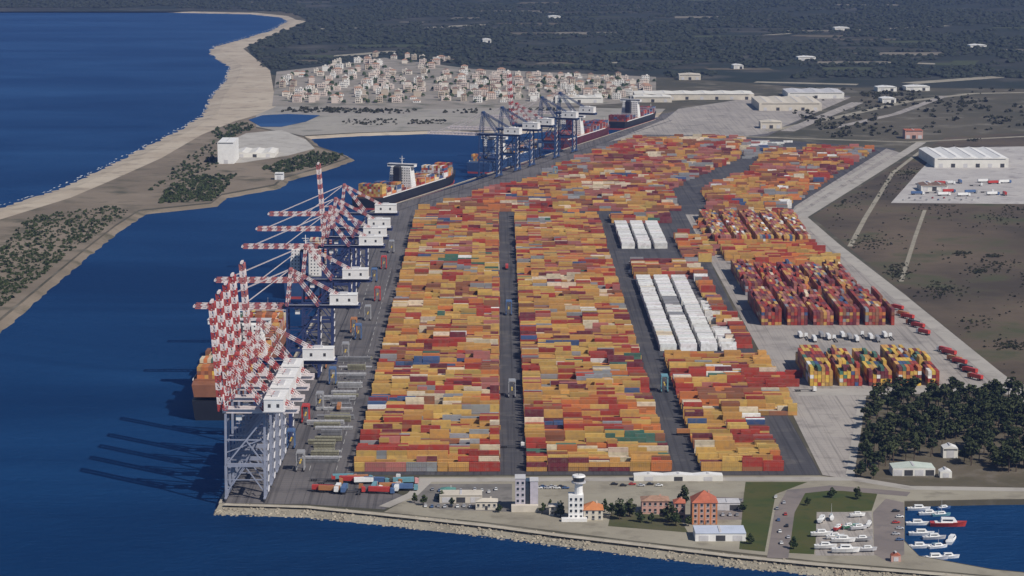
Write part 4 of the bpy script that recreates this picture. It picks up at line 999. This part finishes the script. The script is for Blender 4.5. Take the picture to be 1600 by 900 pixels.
# ------------------------------------------------------------------ vehicles and yard machines
PC = {n: mat('paint_' + n, c, .4, .1, .5) for n, c in {'white': (.75, .75, .74), 'red': (.45, .05, .04), 'blue': (.08, .14, .28), 'teal': (.14, .30, .35), 'grey': (.3, .3, .31), 'black': (.03, .03, .03), 'silver': (.5, .5, .52), 'orange': (.42, .18, .07), 'green': (.08, .22, .14), 'yellow': (.6, .42, .06), 'pink': (.6, .3, .3)}.items()}
def car_proto(c):
    o = thing('parked_car'); s = MB()
    prof = [(-2.1, .35), (2.1, .35), (2.15, .75), (1.2, .95), (-1.9, 1.0), (-2.15, .8)]
    v = [(x, -.85, z) for x, z in prof] + [(x, .85, z) for x, z in prof]; n = len(prof)
    s.add(v, [tuple(range(n)), tuple(range(n, 2 * n))[::-1]] + [(i, i + n, (i + 1) % n + n, (i + 1) % n) for i in range(n)], PC[c]); part(s, 'body', o)
    s = MB(); b = [(-1.7, -.78, .99), (.9, -.78, .96), (.9, .78, .96), (-1.7, .78, .99), (-1.2, -.62, 1.45), (.2, -.62, 1.45), (.2, .62, 1.45), (-1.2, .62, 1.45)]
    s.add(b, [(3, 2, 1, 0), (4, 5, 6, 7), (0, 1, 5, 4), (1, 2, 6, 5), (2, 3, 7, 6), (3, 0, 4, 7)], GLASS); part(s, 'cabin', o)
    s = MB(); s.box((-.5, 0, 1.47), (1.3, 1.2, .05), PC[c]); part(s, 'roof', o)
    for x in (-1.3, 1.3):
        for y in (-.8, .8): s = MB(); s.cyl((x, y - .1, .33), (x, y + .1, .33), .33, .33, RUBBER, 10); part(s, 'wheel', o)
    return o
CARP = {}; CARN = {}
def car(px, py, c, rz, where):
    if c not in CARP: o = CARP[c] = car_proto(c)
    else: o = copy_tree(CARP[c])
    p = G(px, py); o.location = (p.x, p.y, GZ); o.rotation_euler.z = rz; CARN[where] = CARN.get(where, 0) + 1; tag(o, 'small %s car %s, %s in line' % (c, where, ORD[CARN[where] - 1]), 'car', 'parked cars')
cc = ['white', 'silver', 'grey', 'red', 'blue', 'black', 'white', 'silver']
for i in range(9): car(1212 + i * 1.1 + (i % 2) * 12, 778 + i * 9, cc[i % 8], 1.5 + random.uniform(-.1, .1), 'on the road between the two lawns')
for i in range(10): car(676 + i * 11, 766 + (i % 3) * 2, random.choice(cc), 1.57, 'in the back row of the left car park')
for i in range(9): car(665 + i * 10, 792 + (i % 2), random.choice(cc), 1.57, 'in the front row of the left car park')
for i in range(8): car(1118 + i * 5.6, 806 - (i % 2) * 22, random.choice(cc), 1.57, 'in the grey yard beside the terracotta building')
for i in range(6): car(1400 + (i % 2) * 6, 800 + i * 9, random.choice(cc), 0.1, 'on the paved square beside the marina')
for i in range(8): car(835 + i * 7, 762 + (i % 2) * 2, random.choice(cc), 0, 'along the road behind the office tower')
for i in range(6): car(960 + i * 14, 758 + (i % 2) * 2, random.choice(cc), 0, 'along the yard front road')

def straddle_proto(c):
    """straddle carrier: four legs on wheel beams, top frame, engine deck, cab, spreader"""
    o = thing('straddle_carrier')
    for sy in (-1, 1):
        s = MB(); s.box((0, sy * 2.2, 1.3), (9.2, .7, .8), PC[c]); part(s, 'wheel_beam', o)
        for k in range(4): s = MB(); x = -3.6 + k * 2.4; s.cyl((x, sy * 2.2 - .25, .75), (x, sy * 2.2 + .25, .75), .75, .75, RUBBER, 10); part(s, 'wheel', o)
        for sx in (-1, 1): s = MB(); s.box((sx * 3.4, sy * 2.2, 6), (.6, .6, 8.6), PC[c]); part(s, 'leg', o)
        s = MB(); s.box((0, sy * 2.2, 10.6), (9.4, .7, .7), PC[c]); part(s, 'top_beam', o)
    s = MB(); s.box((0, 0, 11.3), (8.5, 4.6, .8), PC[c]); part(s, 'engine_deck', o)
    s = MB(); s.box((4.6, -1.4, 9.2), (1.6, 1.6, 2.2), WHITE); part(s, 'cab', o)
    s = MB(); s.box((0, 0, 5.5), (11.5, .9, .5), PC['yellow']); part(s, 'spreader', o)
    return o
STP = {}
def straddle(pos, c, rz, lab):
    if c not in STP: o = STP[c] = straddle_proto(c)
    else: o = copy_tree(STP[c])
    o.location = (pos.x, pos.y, GZ); o.rotation_euler.z = rz; tag(o, lab, 'straddle carrier', 'straddle carriers')
SC = [(508, 762, 'red'), (520, 770, 'teal'), (536, 758, 'white'), (548, 768, 'teal'), (560, 760, 'blue'), (575, 770, 'orange'), (585, 758, 'teal'), (600, 766, 'blue'), (613, 758, 'white'), (625, 766, 'red'), (596, 778, 'orange'), (640, 757, 'teal')]
for px, py, c, lab in ((795, 492, 'blue', 'blue straddle carrier halfway down the central lane'), (1038, 612, 'teal', 'teal straddle carrier in the lane left of the right yard block'), (553, 520, 'orange', 'orange straddle carrier on the apron beside the left block'), (590, 470, 'red', 'red straddle carrier on the apron farther along'), (868, 276, 'teal', 'teal straddle carrier far off at the second quay yard'), (800, 620, 'grey', 'grey straddle carrier in the near central lane')) + tuple((q[0], q[1], q[2], '%s straddle carrier working under the cranes, %s from the quay corner' % (q[2], ORD[i])) for i, q in enumerate(((470, 735, 'grey'), (455, 700, 'blue'), (478, 660, 'red'), (500, 640, 'grey'), (520, 600, 'blue'), (505, 575, 'orange'), (540, 560, 'grey'), (560, 530, 'blue'), (575, 500, 'grey'), (585, 440, 'blue'), (600, 420, 'red'), (612, 395, 'grey')))):
    straddle(G(px, py), c, math.pi / 2, lab)
def truck_proto(c, box):
    o = thing('container_truck')
    s = MB(); s.box((6.6, 0, 1.9), (2.2, 2.4, 2.6), PC[c]); s.box((6.2, 0, 3.35), (1.4, 2.2, .4), PC[c]); cb = part(s, 'cab', o); s = MB(); s.box((7.72, 0, 2.4), (.06, 2.1, .9), GLASS); part(s, 'windscreen', cb)
    s = MB(); s.box((-.9, 0, 1.15), (13.2, 1.0, .35), DGREY); part(s, 'chassis', o)
    if box: s = MB(); s.box((-1.1, 0, 1.4 + CH / 2), (CL, CW, CH), PC[box]); part(s, 'load', o)
    for x in (6.4, 4.4, -3.6, -4.9, -6.2):
        for y in (-1, 1): s = MB(); s.cyl((x, y - .15, .5), (x, y + .15, .5), .5, .5, RUBBER, 10); part(s, 'wheel', o)
    return o
TRP = {}
def truck(px, py, c, box, rz, lab, grp='container trucks'):
    k = (c, box)
    if k not in TRP: o = TRP[k] = truck_proto(c, box)
    else: o = copy_tree(TRP[k])
    p = G(px, py); o.location = (p.x, p.y, GZ); o.rotation_euler.z = rz; tag(o, lab, 'truck', grp)
for i in range(24):
    c = ['red', 'teal', 'white', 'teal', 'blue', 'orange', 'white', 'pink'][(i * 5) % 8]; bx = [None, 'teal', 'white', None, 'red', 'blue', None, 'orange'][(i * 3) % 8]
    truck(506 + (i % 12) * 11.5 + random.uniform(-3, 3), 754 + (i // 12) * 14 + random.uniform(-3, 4), c, bx, random.choice([0, .1, 1.5, -.15]), '%s truck %s before the left yard block, %s row, %s' % (c, 'with %s box' % bx if bx else 'without load', ['back', 'front'][i // 12], ORD[i % 12]))
for i in range(16):
    t = i / 15; px = 1402 + t * 122; py = 484 + t * 106 + (i % 2) * 3
    if 6 <= i <= 8: continue
    truck(px, py, ['red', 'white', 'red', 'orange'][i % 4], ['red', 'orange', 'red', 'black', 'red'][i % 5], math.pi * .5 + .5, '%s cabbed truck with a container, %s down the perimeter road queue' % (['red', 'white', 'red', 'orange'][i % 4], ORD[i]))
for i in range(14):
    truck(1250 + i * 11, 527 + (i % 3) * 3, 'white', ['white', None, 'white', 'grey'][i % 4], math.pi / 2, 'white truck in the trailer park between the end-on blocks, %s from the left' % ORD[i])
for i, (px, py) in enumerate(((1258, 612), (1300, 570), (640, 690), (625, 600), (1225, 590), (530, 640), (800, 700), (792, 420), (1075, 680), (985, 430))): truck(px, py, 'white', [None, 'red', 'orange'][i % 3], [0, 1.57][i % 2], 'lone white truck %s' % ['by the end-on block corner', 'between blocks on pale concrete', 'beside the left block', 'on the apron by the left block', 'at the edge of the right block', 'on the apron below the cranes', 'low in the central lane', 'high in the central lane', 'in the lane left of the right block', 'beside the white reefer rows'][i])

for i in range(18):
    truck(1436 + (i % 9) * 17 + random.uniform(-5, 5), 288 + (i // 9) * 16 + random.uniform(-3, 3), ['blue', 'white', 'grey', 'white'][i % 4], [None, 'white', 'red', 'white', 'blue'][i % 5], random.choice([0, 1.57, .2]), '%s cabbed truck on the pale depot lot beside the field, %s row, %s' % (['blue', 'white', 'grey', 'white'][i % 4], ['back', 'front'][i // 9], ORD[i % 9]))
for i in range(14): car(1412 + i * 9, 313 - (i % 2) * 3, random.choice(cc), 1.57, 'along the near edge of the depot lot')
# ship hatch covers laid out on the apron behind the cranes
HC = [mat('hatch_pale', (.36, .36, .37), .7, .2, .4), mat('hatch_grey', (.20, .20, .21), .7, .2, .4), mat('hatch_olive', (.22, .21, .15), .7, .2, .4)]
HN = ['pale grey', 'dark grey', 'olive grey']
hm_ = []
for k in range(6):
    w_ = [24, 17, 13][k // 2]; s = MB(); s.box((0, 0, .45), (w_, 4.2, .5), HC[k % 3])
    for q in range(7): s.box((-w_ * .43 + q * w_ * .143, 0, .8), (.3, 4.0, .22), HC[k % 3])
    for x in (-w_ * .45, w_ * .45):
        for y in (-1.7, 1.7): s.box((x, y, .1), (.5, .5, .22), DGREY)
    hm_.append(s.mesh('hatch_cover'))
py = 722.0; j = 0
while py > 560 and j < 34:
    k = random.randrange(6); b = Q1(py, -42 - random.uniform(0, 9)); n = random.choice([1, 2, 3, 4])
    for q in range(n):
        o = obj('hatch_cover', hm_[k], None, (b.x + random.uniform(-.2, .2), b.y, GZ + q * .95), A1 + random.uniform(-.02, .02))
        tag(o, '%s hatch cover, %s, %s stack from quay corner' % (HN[k % 3], ['lowest in stack', 'second up', 'third up', 'top of four'][q] if n > 1 else 'lying alone', ORD[j]), 'hatch cover', 'hatch covers laid on the apron')
    py -= random.choice([3.5, 4, 5, 7, 9]); j += 1

# ------------------------------------------------------------------ boats
def boat(px, py, L_, hull, lab, rz, mast=False, z=0.0, cabin=True, cradle=False, top=None):
    p = G(px, py, z); o = thing('motor_boat', (p.x, p.y, z + (1.0 if cradle else 0)), rz); B_ = L_ * .29
    secs = [(0, .86, 0), (.15, 1, 0), (.5, 1, .02), (.75, .8, .05), (.92, .35, .1), (1, .03, .13)]; s = MB(); v = []; f = []
    fb = .11 * L_
    for t, wd, sh in secs:
        x = (t - .5) * L_; wv = B_ / 2 * wd; v += [(x - t * .05 * L_, -wv * .55, -.35), (x - t * .05 * L_, wv * .55, -.35), (x, wv, fb * (1 + sh * 3)), (x, -wv, fb * (1 + sh * 3))]
    n = len(secs)
    for i in range(n - 1): a, b = 4 * i, 4 * i + 4; f += [(a, b, b + 3, a + 3), (a + 1, a + 2, b + 2, b + 1), (a + 3, b + 3, b + 2, a + 2), (a, a + 1, b + 1, b)]
    f += [(0, 3, 2, 1), (4 * n - 4, 4 * n - 3, 4 * n - 2, 4 * n - 1)]; s.add(v, f, PC[hull]); part(s, 'hull', o)
    s = MB(); s.box((-L_ * .1, 0, fb + .12), (L_ * .55, B_ * .8, .2), WHITE); part(s, 'deck', o)
    if cabin:
        s = MB(); h = .13 * L_; x0, x1 = -.22 * L_, .18 * L_; y = B_ * .34
        s.add([(x0, -y, fb + .2), (x1 + .06 * L_, -y * .8, fb + .2), (x1 + .06 * L_, y * .8, fb + .2), (x0, y, fb + .2), (x0 + .02 * L_, -y * .85, fb + h), (x1 - .03 * L_, -y * .65, fb + h), (x1 - .03 * L_, y * .65, fb + h), (x0 + .02 * L_, y * .85, fb + h)], [(3, 2, 1, 0), (4, 5, 6, 7), (0, 1, 5, 4), (1, 2, 6, 5), (2, 3, 7, 6), (3, 0, 4, 7)], PC[top or 'white']); cbn = part(s, 'cabin', o)
        for sy in (-1, 1): s = MB(); s.box((-.03 * L_, sy * y * .92, fb + h * .6), (L_ * .28, .1, h * .3), GLASS); part(s, 'window', cbn)
    if mast: s = MB(); s.cyl((0, 0, fb), (0, 0, fb + L_ * .8), .12, .06, LGREY, 6); s.cyl((0, 0, fb + 1.6), (-L_ * .36, 0, fb + 1.6), .14, .14, PC['teal'], 6); part(s, 'mast', o)
    if cradle:
        for x in (-L_ * .25, L_ * .2): s = MB(); s.box((x, 0, -.62), (.4, B_ * .7, .72), DGREY); part(s, 'cradle', o)
    tag(o, lab, 'boat', 'boats laid up on land' if cradle else 'boats moored in the marina'); return o
for a in ((1436, 797, 13, 'white', 'white motor boat in the inner corner of the marina', 0), (1452, 804, 12, 'white', 'white cabin boat second along the inner marina quay', .1), (1434, 820, 13, 'white', 'white boat moored against the marina quay below the inner corner', 0), (1471, 806, 11, 'teal', 'teal boat with mast near the marina mouth of the inner row', .2, True),
          (1482, 822, 20, 'red', 'long red hulled fishing boat, largest in the marina', -.05), (1440, 836, 14, 'white', 'white boat midway along the marina quay', 0), (1460, 842, 13, 'silver', 'silver grey boat alongside the middle of the marina', .1), (1487, 846, 15, 'white', 'white cruiser lying farthest out in the marina', 1.2), (1437, 856, 13, 'white', 'white boat at the lower end of the marina quay', .05),
          (1466, 856, 11, 'white', 'small white boat with mast in the lower marina', .3, True), (1462, 874, 14, 'silver', 'silver boat against the breakwater, front of the marina', .1), (1482, 872, 12, 'white', 'white boat beside the silver one against the breakwater', .1), (1475, 795, 9, 'blue', 'small blue boat near the back of the marina', .4)):
    boat(a[0], a[1], a[2], a[3], a[4], a[5], a[6] if len(a) > 6 else False)
for i, (px, py, L_, c, rz) in enumerate(((1284, 815, 11, 'white', 1.2), (1299, 812, 9, 'white', 1.5), (1340, 808, 9, 'white', .2), (1284, 838, 12, 'white', .1), (1310, 828, 9, 'red', 1.0), (1326, 826, 9, 'green', .6), (1318, 848, 13, 'white', 0), (1348, 846, 10, 'grey', .1), (1290, 858, 12, 'white', 0), (1322, 864, 15, 'white', 0), (1356, 862, 10, 'silver', .1), (1342, 828, 10, 'silver', .3), (1305, 842, 10, 'white', .2), (1358, 822, 9, 'white', 1.3))):
    boat(px, py, L_, c, '%s boat on a cradle in the boat yard, %s of the laid-up boats' % (c, ORD[i]), rz, i % 5 == 1, GZ, True, True)

# ------------------------------------------------------------------ haze
mb = MB(); mb.box((0, 28000, (H + 20 - 6) / 2 - 2), (92000, 66000, H + 26), SEA)
hz = mb.build('haze'); hm2 = bpy.data.materials.new('haze_air'); hm2.use_nodes = True; t = hm2.node_tree
for n in list(t.nodes):
    if n.type == 'BSDF_PRINCIPLED': t.nodes.remove(n)
pv = t.nodes.new('ShaderNodeVolumePrincipled'); pv.inputs['Color'].default_value = (.32, .48, 1.0, 1); pv.inputs['Density'].default_value = HAZE; pv.inputs['Anisotropy'].default_value = .2
t.links.new(pv.outputs[0], [n for n in t.nodes if n.type == 'OUTPUT_MATERIAL'][0].inputs['Volume'])
hz.data.materials.clear(); hz.data.materials.append(hm2); tag(hz, 'thin blue haze over the whole coast', 'haze', kind='stuff')
